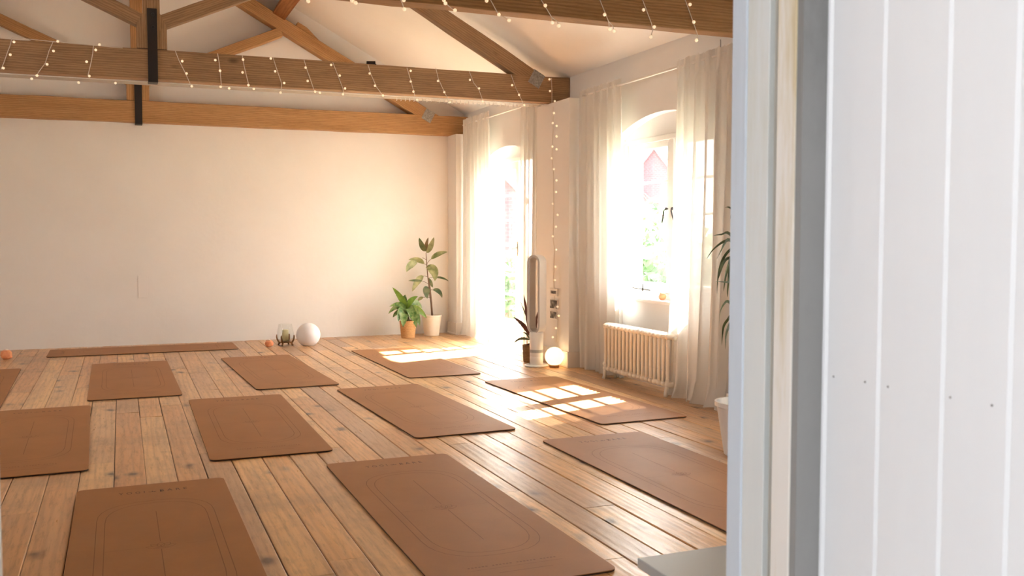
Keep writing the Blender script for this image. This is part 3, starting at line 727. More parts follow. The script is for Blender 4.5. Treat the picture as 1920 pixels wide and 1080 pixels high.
# ------------------------------------------------------------------ curtains
def curtain(label, y0, y1, x0, ztop, folds, seed, amp=.03, flare0=0, flare1=0, xbot=0, pool=0, xtop_slope=0, group='long sheer linen curtains'):
    rr = random.Random(seed); nu = folds * 14; nv = 44; bm = B(); V = []
    ph = [rr.uniform(-.9, .9) for _ in range(folds + 2)]; am = [rr.uniform(.55, 1.25) for _ in range(folds + 2)]
    for j in range(nv + 1):
        v = j / nv; z = ztop * (1 - v) + .006 * v; row = []
        for i in range(nu + 1):
            u = i / nu; f = u * folds; k = int(f); fr = f - k
            a_ = am[k] * (1 - fr) + am[k + 1] * fr; p_ = ph[k] * (1 - fr) + ph[k + 1] * fr
            wob = math.sin(f * 2 * PI + p_ * (.3 + 1.4 * v)) * a_
            if v < .055: wob = wob * .55 + .30 * math.sin(f * 6 * PI)
            wob2 = .5 * math.sin(f * 2 * PI * .37 + seed + 2.2 * v) * v + .18 * math.sin(f * 5.1 * PI + seed) * (1 - v)
            ya = y0 + flare0 * v ** 1.4; yb = y1 + flare1 * v ** 1.4
            y_ = ya + (yb - ya) * u + .010 * math.sin(f * 2 * PI * 2 + p_) * v + .004 * math.cos(f * 4 * PI)
            x_ = x0 + amp * (.55 + .6 * v) * wob + amp * wob2 + xbot * v ** 1.5
            zz = z
            if pool and v > .93:
                q = (v - .93) / .07; x_ -= pool * q * q * (.6 + .4 * math.sin(f * 4 + seed)); zz = z + .012 * (math.sin(f * 9 + seed) * .5 + .5) * q
                y_ += .02 * math.sin(f * 7 + seed) * q
            if v == 0: zz += .008 * math.sin(f * 6 * PI)
            row.append(bm.verts.new((x_, y_, zz)))
        V.append(row)
    for j in range(nv):
        for i in range(nu): bm.faces.new((V[j][i], V[j][i + 1], V[j + 1][i + 1], V[j + 1][i]))
    t = thing('window_curtain', label, 'curtain', (x0, (y0 + y1) / 2, 0), group)
    obj('drape', bm, M['linen'], t, smooth=True)
    bm = B(); rows2 = []
    for i in range(nu + 1):
        a = V_ = None
    return t
curtain('sheer linen curtain hanging between the pier and the radiator window', 6.99, 7.74, 3.845, 2.50, 6, 3, amp=.036, xbot=.035, flare0=.0, flare1=0)
curtain('heavy gathered linen curtain over the right end of the radiator, hem pooling on the boards', 5.36, 6.13, 3.84, 2.50, 6, 8, amp=.046, xbot=-.045, pool=.05, flare0=-.02)
curtain('sheer sunlit linen curtain beside the potted plants', 10.06, 10.90, 3.84, 2.60, 7, 5, amp=.032, flare0=-.22, pool=.03)
curtain('narrow linen curtain in shade behind the bladeless fan', 8.60, 9.12, 3.845, 2.56, 5, 9, amp=.028, flare1=.04)
curtain('unseen linen curtain added across the nearest window to cut its light', 2.50, 4.10, 3.84, 2.50, 9, 12)  # out of view, holds back light from the near window
for lab, a, b_, z in (('white curtain rod above the radiator window', 5.38, 7.76, 2.452), ('white curtain rod above the far French door', 8.58, 10.92, 2.535)):
    t = thing('curtain_rod', lab, 'curtain rod', (3.845, (a + b_) / 2, z), 'white curtain rods')
    bm = B(); tube(bm, [(3.845, a, z), (3.845, b_, z)], .0095, 10); obj('rod', bm, M['rod'], t, smooth=True)
    for y_ in (a + .03, b_ - .03):
        bm = B(); tube(bm, [(3.845, y_, z), (XW - .001, y_, z)], .007, 8); lathe(bm, [(.0, -.02), (.012, -.012), (.012, .012), (0, .02)], (3.845, y_, z), 10); obj('bracket', bm, M['rod'], t)
# thin cable above the right curtain
bm = B(); tube(bm, [on_x(1351, 74, XW - .004), on_x(1351, 110, XW - .004)], .004, 6)
tag(obj('cable', bm, M['benchedge']), 'thin dark cable on the wall above the right curtain', 'cable')

# ------------------------------------------------------------------ radiator
t = thing('column_radiator', 'old cream cast iron column radiator under the window', 'radiator', (3.785, 6.56, 0))
n = 17; y0r, y1r = 6.075, 7.06; xs_c = (3.748, 3.785, 3.822); zt_ = .475; zb_ = .075
secm = None
for i in range(n):
    y_ = y0r + (y1r - y0r) * i / (n - 1)
    if secm is None:
        bm = B()
        for xc in xs_c[::1]:
            tube(bm, [(xc - 3.785, 0, zb_ + .03), (xc - 3.785, 0, zb_ + .07), (xc - 3.785, 0, zt_ - .07), (xc - 3.785, 0, zt_ - .03)], [.016, .0135, .0135, .016], 10)
        for zc_, s in ((zt_ - .028, 1), (zb_ + .022, -1)):
            tube(bm, [(-.058, 0, zc_ - .002 * s), (-.05, 0, zc_), (-.03, 0, zc_ + .004 * s), (0, 0, zc_ + .006 * s), (.03, 0, zc_ + .004 * s), (.05, 0, zc_), (.058, 0, zc_ - .002 * s)], [.010, .02, .025, .026, .025, .02, .010], 12)
        o = obj('section', bm, M['rad'], t, smooth=True, loc=(3.785, y_, 0)); secm = o
    else:
        o = secm.copy(); link(o); o.location = Vector((3.785, y_, 0)) - ORG[t.name]
for y_ in (y0r, y1r):
    for s in (-1, 1):
        bm = B(); tube(bm, [(3.785 + s * .035, y_, .13), (3.785 + s * .045, y_, .07), (3.785 + s * .05, y_, .03), (3.785 + s * .058, y_, .004)], [.017, .015, .012, .014], 10); obj('leg', bm, M['rad'], t, smooth=True)
bm = B(); tube(bm, [(3.785, y0r - .03, .10), (3.785, y1r + .03, .10)], .017, 10); tube(bm, [(3.785, y0r - .03, .44), (3.785, y1r + .03, .44)], .017, 10); obj('header_pipe', bm, M['rad'], t, smooth=True)
bm = B(); tube(bm, [(3.785, y1r + .03, .10), (3.785, y1r + .08, .10), (3.785, y1r + .08, .0)], .011, 10); ball(bm, (3.785, y1r + .08, .12), .022, 10); obj('valve', bm, M['rad'], t, smooth=True)

# ------------------------------------------------------------------ yoga mats
def rrect(x0, x1, y0, y1, r, n=6):
    pts = []
    for cx, cy, a0 in ((x1 - r, y1 - r, 0), (x0 + r, y1 - r, PI / 2), (x0 + r, y0 + r, PI), (x1 - r, y0 + r, 1.5 * PI)):
        for k in range(n + 1): a = a0 + PI / 2 * k / n; pts.append((cx + r * math.cos(a), cy + r * math.sin(a)))
    return pts
def ribbon(bm, pts, w, z, closed=False):
    pts = [Vector((p[0], p[1], 0)) for p in pts]; n = len(pts); a_ = []; b_ = []
    for i in range(n):
        p = pts[i]; q = pts[(i + 1) % n] if (closed or i < n - 1) else pts[i]; o = pts[i - 1] if (closed or i > 0) else pts[i]
        d = (q - o).normalized(); s = Vector((-d.y, d.x, 0)) * w / 2
        a_.append(bm.verts.new((p.x + s.x, p.y + s.y, z))); b_.append(bm.verts.new((p.x - s.x, p.y - s.y, z)))
    for i in range(n if closed else n - 1):
        j = (i + 1) % n; bm.faces.new((a_[i], a_[j], b_[j], b_[i]))
def text_bm(s, size, x0, y0, z, width):
    cu = bpy.data.curves.new('txt', 'FONT'); cu.body = s; cu.size = size; cu.space_character = 1.75; cu.offset = .0003
    o = link(bpy.data.objects.new('txt', cu)); bpy.context.view_layer.update()
    dg = bpy.context.evaluated_depsgraph_get(); me_ = bpy.data.meshes.new_from_object(o.evaluated_get(dg))
    bm = B(); bm.from_mesh(me_); bpy.data.objects.remove(o); bpy.data.curves.remove(cu); bpy.data.meshes.remove(me_)
    mx = max(v.co.x for v in bm.verts); mn = min(v.co.x for v in bm.verts); k = width / (mx - mn)
    for v in bm.verts: v.co = Vector((x0 + (v.co.x - (mx + mn) / 2) * k, y0 + v.co.y, z))
    return bm
MW, ML, MZ = .658, 1.97, .0075
def stad(hw_, y0, y1, n=14):
    pts = []; ry = .26
    for k in range(n + 1): a = PI * k / n; pts.append((hw_ * math.copysign(abs(math.cos(a)) ** .8, math.cos(a)), y1 - ry + ry * math.sin(a) ** .8))
    for k in range(n + 1): a = PI + PI * k / n; pts.append((hw_ * math.copysign(abs(math.cos(a)) ** .8, math.cos(a)), y0 + ry - ry * abs(math.sin(a)) ** .8))
    return pts
def make_mat(label, loc):
    t = thing('yoga_mat', label, 'yoga mat', loc, 'terracotta yoga mats laid out on the floorboards')
    L0 = Vector(loc)
    def ob(name, bm, m): o = obj(name, bm, m, None); o.parent = t; return o
    bm = B(); prism(bm, rrect(-MW / 2, MW / 2, -ML / 2, ML / 2, .035), 'z', 0, .0045); ob('rubber_underside', bm, M['matbase'])
    bm = B(); prism(bm, rrect(-MW / 2 - .0005, MW / 2 + .0005, -ML / 2 - .0005, ML / 2 + .0005, .035), 'z', .0045, MZ); ob('top_layer', bm, M['mat'])
    bm = B(); z = MZ + .0004
    ribbon(bm, stad(.235, -.675, .675), .0032, z, True); ribbon(bm, stad(.203, -.635, .635), .0032, z, True)
    ribbon(bm, [(0, .49), (0, .05)], .0032, z); ribbon(bm, [(0, -.05), (0, -.49)], .0032, z)
    ribbon(bm, [(-.2, -.012), (-.09, -.012)], .0014, z); ribbon(bm, [(.09, -.012), (.2, -.012)], .0014, z)
    ob('alignment_lines', bm, M['matink'])
    bm = B()      # line drawn flower in the centre
    for a in (-70, -38, 0, 38, 70):
        r_ = math.radians(a); L = .062; d = Vector((math.sin(r_), math.cos(r_))); s = Vector((d.y, -d.x)); o_ = Vector((0, -.028))
        pts = [(o_ + d * L * k / 8 + s * .015 * math.sin(PI * k / 8)) for k in range(9)] + [(o_ + d * L * (8 - k) / 8 - s * .015 * math.sin(PI * k / 8)) for k in range(1, 8)]
        ribbon(bm, [(p.x * .95, p.y) for p in pts], .0025, z, True)
    ribbon(bm, [(-.03, -.04), (.03, -.04)], .003, z)
    ob('flower_emblem', bm, M['matink'])
    bm = text_bm('YOGI', .052, -.093, ML / 2 - .162, z, .112); ob('lettering', bm, M['matinkdark'])
    bm = text_bm('BARE', .052, .090, ML / 2 - .162, z, .118); ob('lettering', bm, M['matinkdark'])
    bm = B()
    for a in (-62, 0, 62):
        r_ = math.radians(a); d = Vector((math.sin(r_), math.cos(r_))); s = Vector((d.y, -d.x)); o_ = Vector((-.004, ML / 2 - .158))
        q = [o_, o_ + d * .011 + s * .004, o_ + d * .022, o_ + d * .011 - s * .004]
        bm.faces.new([bm.verts.new((p.x, p.y, z)) for p in q])
    ob('logo_mark', bm, M['matinkdark'])
    bm = B()
    for k in range(26):
        if k % 7 == 6: continue
        x_ = -.17 + k * .0135; ribbon(bm, [(x_, -ML / 2 + .205), (x_ + .008, -ML / 2 + .205)], .009, z)
    ribbon(bm, [(-.17, -ML / 2 + .175), (.19, -ML / 2 + .175)], .002, z); ribbon(bm, [(-.08, -ML / 2 + .125), (.13, -ML / 2 + .125)], .003, z)
    ob('small_print', bm, M['matink'])
    return t
mats = [  # label, centre x, centre y, length scale, rotation
    ('terracotta yoga mat nearest the camera in the centre, its whole face in view', 1.295, 3.94, 1.0, 0.0),
    ('terracotta yoga mat cut off by the bottom edge left of centre', .118, 3.86, 1.0, .004),
    ('terracotta yoga mat cropped by the left edge, in the second row from the front', -.53, 6.275, 1.03, .022),
    ('terracotta yoga mat left of centre in the second row, behind the two nearest mats', .752, 6.255, 1.03, -.008),
    ('terracotta yoga mat in the middle of the room beside the brightest shining boards', 1.89, 6.37, 1.0, .03),
    ('yoga mat in front of the radiator with barred window sunlight on it', 3.10, 6.32, 1.0, .03),
    ('yoga mat partly hidden by the door frame, right of the nearest centre mat', 2.575, 4.05, 1.0, -.005),
    ('terracotta yoga mat in the far row directly behind the two mats at left', .065, 8.59, 1.085, .01),
    ('terracotta yoga mat in front of the glass lantern and unlit ball lamp', 1.245, 8.63, 1.07, .035),
    ('yoga mat by the French door crossed by a broad strip of sun', 2.54, 8.76, 1.065, .012),
    ('terracotta yoga mat of which only a corner shows at the left edge', -1.16, 8.50, 1.09, .025),
]
m0 = None
for i, (lab, x_, y_, sy, rz) in enumerate(mats):
    if m0 is None: m0 = make_mat(lab, (x_, y_, .0012)); t = m0
    else:
        t = copy_tree(m0); t['label'] = lab
    t.location = (x_, y_, .0018); t.rotation_euler = (0, 0, rz); t.scale = (1, sy, 1)
t = copy_tree(m0); t['label'] = 'teacher\'s yoga mat laid crosswise along the foot of the back wall'; t.location = (.21, 10.72, .0018); t.rotation_euler = (0, 0, PI / 2 + .004); t.scale = (.98, .935, 1)

# ------------------------------------------------------------------ globes, lantern, crystals
t = thing('globe_lamp', 'unlit white ball lamp on the floor by the back wall', 'lamp', (1.885, 10.50, 0), 'white ball lamps on the floor')
bm = B(); ball(bm, (1.885, 10.50, .117), .131, 40, flat=.112); obj('globe', bm, M['globe_off'], t, smooth=True)
bm = B(); lathe(bm, [(.062, 0), (.066, .004), (.062, .006)], (1.885, 10.50, .001), 32); obj('lamp_base', bm, M['whitepaint'], t)
t = thing('globe_lamp', 'glowing warm ball lamp on the floor beside the bladeless fan', 'lamp', (3.655, 7.885, 0), 'white ball lamps on the floor')
bm = B(); ball(bm, (3.655, 7.885, .10), .086, 40, flat=.078); obj('globe', bm, M['globe_on'], t, smooth=True)
bm = B(); lathe(bm, [(.045, 0), (.047, .012), (.045, .021), (.036, .024)], (3.655, 7.885, .001), 32); obj('lamp_base', bm, M['holderwood'], t)
pl_ = bpy.data.lights.new('globe_glow', 'POINT'); pl_.energy = 1.6; pl_.color = (1, .60, .28); pl_.shadow_soft_size = .086
lo = link(bpy.data.objects.new('globe_glow', pl_)); lo.parent = t; lo.location = (0, 0, .10)
# candle lantern
cx, cy = 1.655, 10.62
t = thing('candle_lantern', 'glass hurricane lantern with cream candle on four wooden legs', 'candle lantern', (cx, cy, 0))
bm = B(); prof = [(.055, .045), (.085, .07), (.093, .10), (.090, .14), (.080, .19), (.070, .235)]
prof = prof + [(r - .003, z) for r, z in prof[::-1]]; 
rings = []
lathe(bm, [(0, .042)] + prof[:6] + [(r - .003, z) for r, z in prof[:6][::-1]] + [(0, .046)], (cx, cy, 0), 32)
gm = glass('lantern_glass', .35); obj('glass_shade', bm, gm, t, smooth=True)
bm = B(); lathe(bm, [(.0, .03), (.06, .03), (.062, .042), (0, .042)], (cx, cy, 0), 24)
obj('plinth', bm, M['holderwood'], t)
for k in range(4):
    a = PI / 4 + k * PI / 2 + .2; c_, s_ = math.cos(a), math.sin(a); bm = B()
    tube(bm, [(cx + c_ * r, cy + s_ * r, z) for r, z in ((.055, .036), (.075, .02), (.085, .002))], [.008, .011, .009], 8)
    tube(bm, [(cx + c_ * r, cy + s_ * r, z) for r, z in ((.068, .02), (.094, .06), (.102, .09), (.101, .115))], [.010, .010, .009, .006], 8)
    obj('leg', bm, M['holderwood'], t, smooth=True)
bm = B(); lathe(bm, [(0, 0), (.036, 0), (.037, .118), (.033, .124), (.012, .120), (0, .119)], (cx, cy, .047), 24)
tag(obj('pillar_candle', bm, M['candle'], smooth=True), 'cream pillar candle standing inside the glass lantern', 'candle')
crystal('salt_tealight_holder', 'small orange salt crystal left of the glass lantern', (1.46, 10.50, .001), .046, .085, 1)
crystal('salt_tealight_holder', 'small orange salt crystal at the far left edge by the wall', (-1.06, 10.42, .001), .055, .10, 2)
crystal('salt_tealight_holder', 'pale pink crystal on the bright window sill', (XW + .035, 6.60, .690), .03, .06, 3)

# ------------------------------------------------------------------ fan
fx, fy = 3.535, 8.02
t = thing('bladeless_fan', 'tall white bladeless tower fan in front of the pier', 'fan', (fx, fy, 0))
bm = B(); lathe(bm, [(.108, 0), (.112, .004), (.110, .012), (.10, .016), (0, .016)], (fx, fy, .001), 48); obj('base_plate', bm, M['fan'], t, smooth=False)
bm = B(); lathe(bm, [(.062, .016), (.062, .09), (.0605, .092), (.0605, .094), (.062, .096), (.062, .20), (.066, .30), (.062, .32), (0, .32)], (fx, fy, 0), 40); obj('body', bm, M['fan'], t, smooth=True)
bm = B(); lathe(bm, [(.0632, 0), (.0632, .028)], (fx, fy, .128), 40); obj('air_intake', bm, woven('fan_grille', (.35, .35, .35), (.6, .6, .6), 60), t)
# loop: racetrack ring, axis turned towards the room
def loop_ring(hw_, z0, z1, n=14):
    pts = []
    for k in range(n + 1): a = PI * k / n; pts.append((hw_ * math.cos(a), z1 - hw_ + hw_ * math.sin(a)))
    for k in range(n + 1): a = PI + PI * k / n; pts.append((hw_ * math.cos(a), z0 + hw_ + hw_ * math.sin(a)))
    return pts
fa = math.radians(207)       # facing direction of the loop's axis in plan
ax = Vector((math.cos(fa), math.sin(fa), 0)); sd = Vector((-ax.y, ax.x, 0))
def ringmesh(bm, a, b_, d0, d1):
    ra = []
    for pts, d in ((a, d0), (b_, d0), (b_, d1), (a, d1)):
        ra.append([bm.verts.new(Vector((fx, fy, 0)) + sd * p[0] + ax * d + Vector((0, 0, p[1]))) for p in pts])
    n = len(a)
    for q in range(4):
        r0, r1 = ra[q], ra[(q + 1) % 4]
        for i in range(n): bm.faces.new((r0[i], r0[(i + 1) % n], r1[(i + 1) % n], r1[i]))
bm = B(); ringmesh(bm, loop_ring(.075, .30, 1.03), loop_ring(.054, .321, 1.009), -.055, .045); obj('air_loop', bm, M['fan'], t, smooth=False, bevel=.004)
bm = B(); ringmesh(bm, loop_ring(.0725, .3025, 1.0275), loop_ring(.056, .319, 1.011), .0451, .050); obj('front_rim', bm, M['fanin'], t)
bm = B(); ringmesh(bm, loop_ring(.0538, .3212, 1.0088), loop_ring(.050, .325, 1.005), -.05, .042); obj('inner_duct', bm, M['fanin'], t)

# sockets and small photographs on the pier
def wallpic(label, cat, name, px0, px1, py0, py1, inner, split=False):
    a = on_x(px0, py0, XP); b_ = on_x(px1, py1, XP); y0_, y1_ = b_.y, a.y; z1_, z0_ = a.z, b_.z
    t = thing(name, label, cat, (XP, (y0_ + y1_) / 2, z0_))
    obj('mount', boxm(XP - .012, XP - .0005, y0_, y1_, z0_, z1_), M['photo_frame'], t, bevel=.001)
    e = inner; obj('picture', boxm(XP - .0135, XP - .0125, y0_ + e, y1_ - e, z0_ + e, z1_ - e), M['bwphoto'], t)
    return t
m, nt, b = newmat('black_white_photo'); f = noise(nt, coords(nt), 9, 2)
nt.links.new(ramp(nt, f, [(.42, (.03, .03, .03)), (.5, (.15, .14, .13)), (.6, (.62, .60, .57))]), b.inputs['Base Color']); M['bwphoto'] = m
wallpic('small white-bordered black photo on the pier, top of the three', 'photograph', 'wall_photo', 1033, 1047, 540, 556, .022)
wallpic('black and white print on the pier, middle of the three', 'photograph', 'wall_photo', 1033, 1047, 561, 580, .004)
wallpic('black and white print on the pier, lowest of the three', 'photograph', 'wall_photo', 1033, 1046, 582, 599, .006)
# painted-over socket on the back wall
p = on_y(268, 540, YB); t = boxm(p.x - .05, p.x + .05, YB - .006, YB - .0005, p.z - .11, p.z + .14)
tag(obj('blanking_plate', t, M['wall'], bevel=.003), 'faint painted-over plate low on the left of the back wall', 'wall plate')

# ------------------------------------------------------------------ plants
CAMSIDE = lambda d: d.cross(FW).normalized()
def leafprof(w, a=.5): return lambda t: w * (math.sin(PI * min(max(t, .0), 1) ** a * .98) ** .8 if 0 < t < 1 else .0) + .0006
# variegated rubber plant
px_, py_ = 3.455, 10.98
t = thing('rubber_plant', 'tall variegated rubber plant in a cream pot in the far corner', 'potted plant', (px_, py_, 0))
bm = B(); lathe(bm, [(.085, 0), (.09, .006), (.118, .225), (.121, .235), (.121, .25), (.111, .25), (.108, .21), (0, .205)], (px_, py_, .001), 40); po = obj('pot', bm, M['pot_white'], t, smooth=False)
bm = B(); lathe(bm, [(0, 0), (.106, 0), (.104, .008), (0, .014)], (px_, py_, .208), 24); obj('soil', bm, M['soil'], t)
ZF = lambda x_, y_, d=0: on_y(720 + x_ / 5.143, 430 + y_ / 5.143, py_ + d)
bm = B(); tube(bm, [ZF(462, 830), ZF(455, 720), ZF(440, 600), ZF(422, 450), ZF(412, 330), ZF(405, 225)], [.010, .009, .008, .007, .006, .004], 8)
tube(bm, [ZF(468, 832, .01), ZF(458, 690, .02), ZF(445, 560, .02), ZF(430, 480, .01)], [.008, .007, .006, .004], 8); st_ = obj('stem', bm, M['stem'], t, smooth=True)
lv = [((402, 212), (370, 170), (338, 80), 34, 'ficus_dark', .0), ((404, 212), (405, 150), (428, 78), 22, 'ficus_young', .03), ((408, 225), (455, 190), (482, 75), 36, 'ficus', -.03), ((452, 290), (520, 225), (612, 218), 30, 'ficus', -.04),
      ((388, 335), (340, 270), (238, 292), 30, 'ficus', .02), ((322, 318), (235, 325), (215, 412), 40, 'ficus', -.05), ((404, 368), (500, 360), (490, 500), 56, 'ficus', -.08), ((488, 465), (560, 455), (624, 500), 12, 'ficus_dark', .05),
      ((372, 500), (300, 485), (235, 495), 14, 'ficus_dark', -.05), ((382, 452), (320, 470), (272, 600), 38, 'ficus', 0), ((440, 568), (385, 570), (418, 668), 44, 'ficus_dark', -.05), ((470, 585), (540, 575), (560, 662), 26, 'ficus_dark', -.02), ((380, 655), (345, 660), (325, 692), 18, 'ficus', .03),
      ((430, 470), (452, 520), (470, 560), 20, 'ficus_dark', .05)]
for a, b_, c_, w_, mt, dd in lv:
    bm = B(); pts = bez(ZF(*a), ZF(*b_, dd * .6), ZF(*c_, dd), 11); d = (pts[-1] - pts[0]).normalized()
    side = (CAMSIDE(d) + FW * .45).normalized(); blade(bm, pts, leafprof(w_ / 5.143 * 11.5 / F * .85, .8), side, .22); obj('leaf', bm, M[mt], t, smooth=True)
bm = B()
for a, b_ in (((412, 300), (370, 275)), ((412, 345), (388, 335)), ((416, 330), (450, 290)), ((422, 460), (380, 452)), ((430, 530), (372, 500)), ((425, 390), (404, 368)), ((430, 470), (488, 465)), ((444, 590), (470, 585)), ((452, 660), (380, 655))):
    p0, p1 = ZF(*a), ZF(*b_); tube(bm, bez(p0, (p0 + p1) / 2 + Vector((0, 0, .01)), p1, 5), .0028, 5)
obj('leaf_stalk', bm, M['stem'], t, smooth=True)
# chinese evergreen in a woven pot
gx, gy = 3.115, 10.83
t = thing('evergreen_plant', 'bushy glossy green plant in a woven straw pot', 'potted plant', (gx, gy, 0))
bm = B(); lathe(bm, [(.076, 0), (.08, .006), (.098, .185), (.1, .192), (.1, .205), (.091, .205), (.088, .17), (0, .165)], (gx, gy, .001), 40); obj('pot', bm, M['basket'], t)
bm = B(); lathe(bm, [(0, 0), (.086, 0), (0, .012)], (gx, gy, .166), 24); obj('soil', bm, M['soil'], t)
ZG = lambda x_, y_, d=0: on_y(720 + x_ / 5.143, 430 + y_ / 5.143, gy + d)
lv = [((215, 760), (180, 660), (82, 560), 30, 'greenbright', 0), ((210, 770), (150, 680), (52, 745), 26, 'green', -.08), ((212, 780), (130, 690), (42, 815), 28, 'green', -.02), ((215, 790), (120, 770), (85, 850), 26, 'green', .02),
      ((215, 790), (150, 740), (135, 890), 40, 'green', -.10), ((220, 790), (190, 730), (185, 945), 56, 'green', -.12), ((215, 760), (190, 690), (205, 630), 36, 'green', .03), ((222, 770), (240, 680), (328, 645), 30, 'greenbright', 0), ((225, 770), (290, 640), (368, 765), 32, 'green', .04),
      ((228, 780), (310, 720), (412, 858), 34, 'greenbright', 0), ((226, 790), (290, 720), (345, 935), 44, 'green', -.06), ((226, 790), (280, 760), (312, 948), 44, 'green', -.10), ((222, 780), (255, 720), (258, 855), 46, 'green', -.13), ((218, 780), (160, 700), (100, 770), 30, 'green', .06),
      ((222, 770), (260, 700), (310, 720), 30, 'green', .02), ((220, 770), (225, 700), (215, 700), 26, 'greenbright', -.02), ((222, 780), (300, 740), (330, 820), 34, 'green', .05)]
for a, b_, c_, w_, mt, dd in lv:
    bm = B(); base = Vector((gx, gy, .18)) + Vector((R.uniform(-.02, .02), R.uniform(-.02, .02), 0))
    p0 = ZG(*a); pts = bez(p0, ZG(*b_, dd * .7), ZG(*c_, dd), 11); d = (pts[-1] - pts[0]).normalized()
    side = (CAMSIDE(d) + FW * R.uniform(.1, .5)).normalized(); blade(bm, pts, leafprof(w_ / 5.143 * 11.4 / F * .95, .75), side, .3); obj('leaf', bm, M[mt], t, smooth=True)
bm = B()
for k in range(9):
    a = k * .7; tube(bm, bez((gx + .02 * math.cos(a), gy + .02 * math.sin(a), .17), (gx + .02 * math.cos(a), gy + .02 * math.sin(a), .22), ZG(218 + 6 * math.cos(a), 775), 5), .004, 6)
obj('leaf_stalk', bm, M['stem_green'], t, smooth=True)
# calathea
qx, qy = 3.585, 8.30
t = thing('calathea_plant', 'dark red leaved plant in a small basket behind the fan', 'potted plant', (qx, qy, 0))
bm = B(); lathe(bm, [(.052, 0), (.058, .006), (.066, .14), (.068, .165), (.060, .165), (.056, .13), (0, .13)], (qx, qy, .001), 28); obj('pot', bm, M['basket_dark'], t)
ZQ = lambda x_, y_, d=0: on_y(960 + x_ / 4.5, 460 + y_ / 4.5, qy + d)
for a, b_, c_, w_, mt, dd in [((160, 800), (140, 640), (98, 415), 30, 'calathea', 0), ((155, 700), (110, 560), (60, 450), 8, 'calathea_green', .03), ((155, 770), (110, 660), (10, 605), 34, 'calathea', -.03), ((150, 800), (70, 760), (15, 825), 22, 'calathea_green', -.03), ((165, 800), (150, 700), (148, 560), 26, 'calathea', .04),
                              ((155, 810), (130, 730), (90, 735), 14, 'calathea_green', .02), ((170, 820), (200, 700), (215, 560), 26, 'calathea', .06), ((160, 830), (125, 830), (112, 868), 12, 'calathea', 0)]:
    bm = B(); pts = bez(ZQ(*a), ZQ(*b_, dd * .6), ZQ(*c_, dd), 13); d = (pts[-1] - pts[0]).normalized()
    pf = leafprof(w_ / 4.5 * 9.0 / F * .55, .8); blade(bm, pts, lambda t_, pf=pf: pf(t_) * (1 + .12 * math.sin(t_ * 40)), (CAMSIDE(d) + FW * .4).normalized(), .2); obj('leaf', bm, M[mt], t, smooth=True)
bm = B()
for a in ((160, 800), (155, 770), (150, 800), (165, 800), (155, 810), (170, 820), (160, 830)):
    tube(bm, bez((qx, qy, .12), (qx, qy, .2), ZQ(*a), 5), .0025, 5)
obj('leaf_stalk', bm, M['stem_green'], t, smooth=True)
# dracaena by the doorway
dx_, dy_ = 3.15, 4.30
t = thing('dracaena_plant', 'spidery dark green plant in a white tapered tub behind the door frame', 'potted plant', (dx_, dy_, 0))
bm = B(); lathe(bm, [(.11, 0), (.115, .006), (.156, .265), (.168, .273), (.168, .296), (.154, .296), (.148, .255), (0, .25)], (dx_, dy_, .001), 40); obj('pot', bm, M['fan'], t)
bm = B(); lathe(bm, [(0, 0), (.145, 0), (0, .015)], (dx_, dy_, .25), 24); obj('soil', bm, M['soil'], t)
ZP = lambda x_, y_, d=0: on_y(1300 + x_ / 3.6, 380 + y_ / 3.6, dy_ + d)
crown = on_y(1404, 480, dy_)
bm = B(); tube(bm, [(dx_, dy_, .24), (dx_ + .01, dy_, .7), (crown.x, dy_, crown.z)], [.02, .017, .015], 10); tube(bm, [(dx_ + .01, dy_, .6), (dx_ - .02, dy_ + .02, .75), on_y(1392, 600, dy_)], [.014, .013, .012], 10)
obj('trunk', bm, M['stem'], t, smooth=True)
c1 = (1404 - 1300) * 3.6, (480 - 380) * 3.6; c2 = (1392 - 1300) * 3.6, (600 - 380) * 3.6
lv = [[c1, (245, 210), (190, 213), (135, 222)], [c1, (300, 250), (245, 250), (190, 270), (130, 320), (90, 380)], [c1, (245, 252), (210, 275), (185, 325), (158, 382)], [c1, (290, 300), (245, 320), (205, 370), (175, 450), (163, 540), (160, 615)],
      [c1, (245, 370), (200, 410), (177, 480), (165, 525)], [c1, (260, 370), (240, 410), (220, 480), (208, 560), (205, 600)], [c1, (260, 390), (242, 420), (238, 520), (230, 600), (232, 640)], [c2, (240, 670), (200, 690), (180, 740), (175, 815)],
      [c2, (260, 760), (235, 785), (205, 830), (195, 900), (192, 965)], [c2, (260, 800), (232, 850), (218, 900), (218, 990)], [c1, (300, 500), (245, 535), (150, 530)], [c1, (330, 150), (280, 60), (240, 30), (212, 32)], [c1, (340, 100), (265, 70), (250, 110)],
      [c1, (420, 200), (500, 250), (560, 400)], [c1, (430, 260), (520, 330), (540, 520)], [c1, (380, 100), (430, 60), (520, 130)], [c2, (420, 700), (480, 780), (500, 900)], [c1, (400, 480), (430, 620)]]
for i, pp in enumerate(lv):
    dd = R.uniform(-.12, .12); pts = [ZP(q[0], q[1], dd * k / len(pp)) for k, q in enumerate(pp)]
    fine_ = []
    for k in range(len(pts) - 1):
        p0, p1, p2, p3 = pts[max(k - 1, 0)], pts[k], pts[k + 1], pts[min(k + 2, len(pts) - 1)]
        for s in range(4):
            u = s / 4; fine_.append(.5 * ((2 * p1) + (p2 - p0) * u + (2 * p0 - 5 * p1 + 4 * p2 - p3) * u * u + (3 * p1 - p0 - 3 * p2 + p3) * u ** 3))
    fine_.append(pts[-1]); d = (fine_[-1] - fine_[0]).normalized()
    bm = B(); blade(bm, fine_, lambda t_: .0075 * min(1, (1 - t_) * 2.2) * min(1, .4 + t_ * 3) + .0003, (CAMSIDE(d) + FW * .3).normalized(), .3); obj('leaf', bm, M['palm'], t, smooth=True)

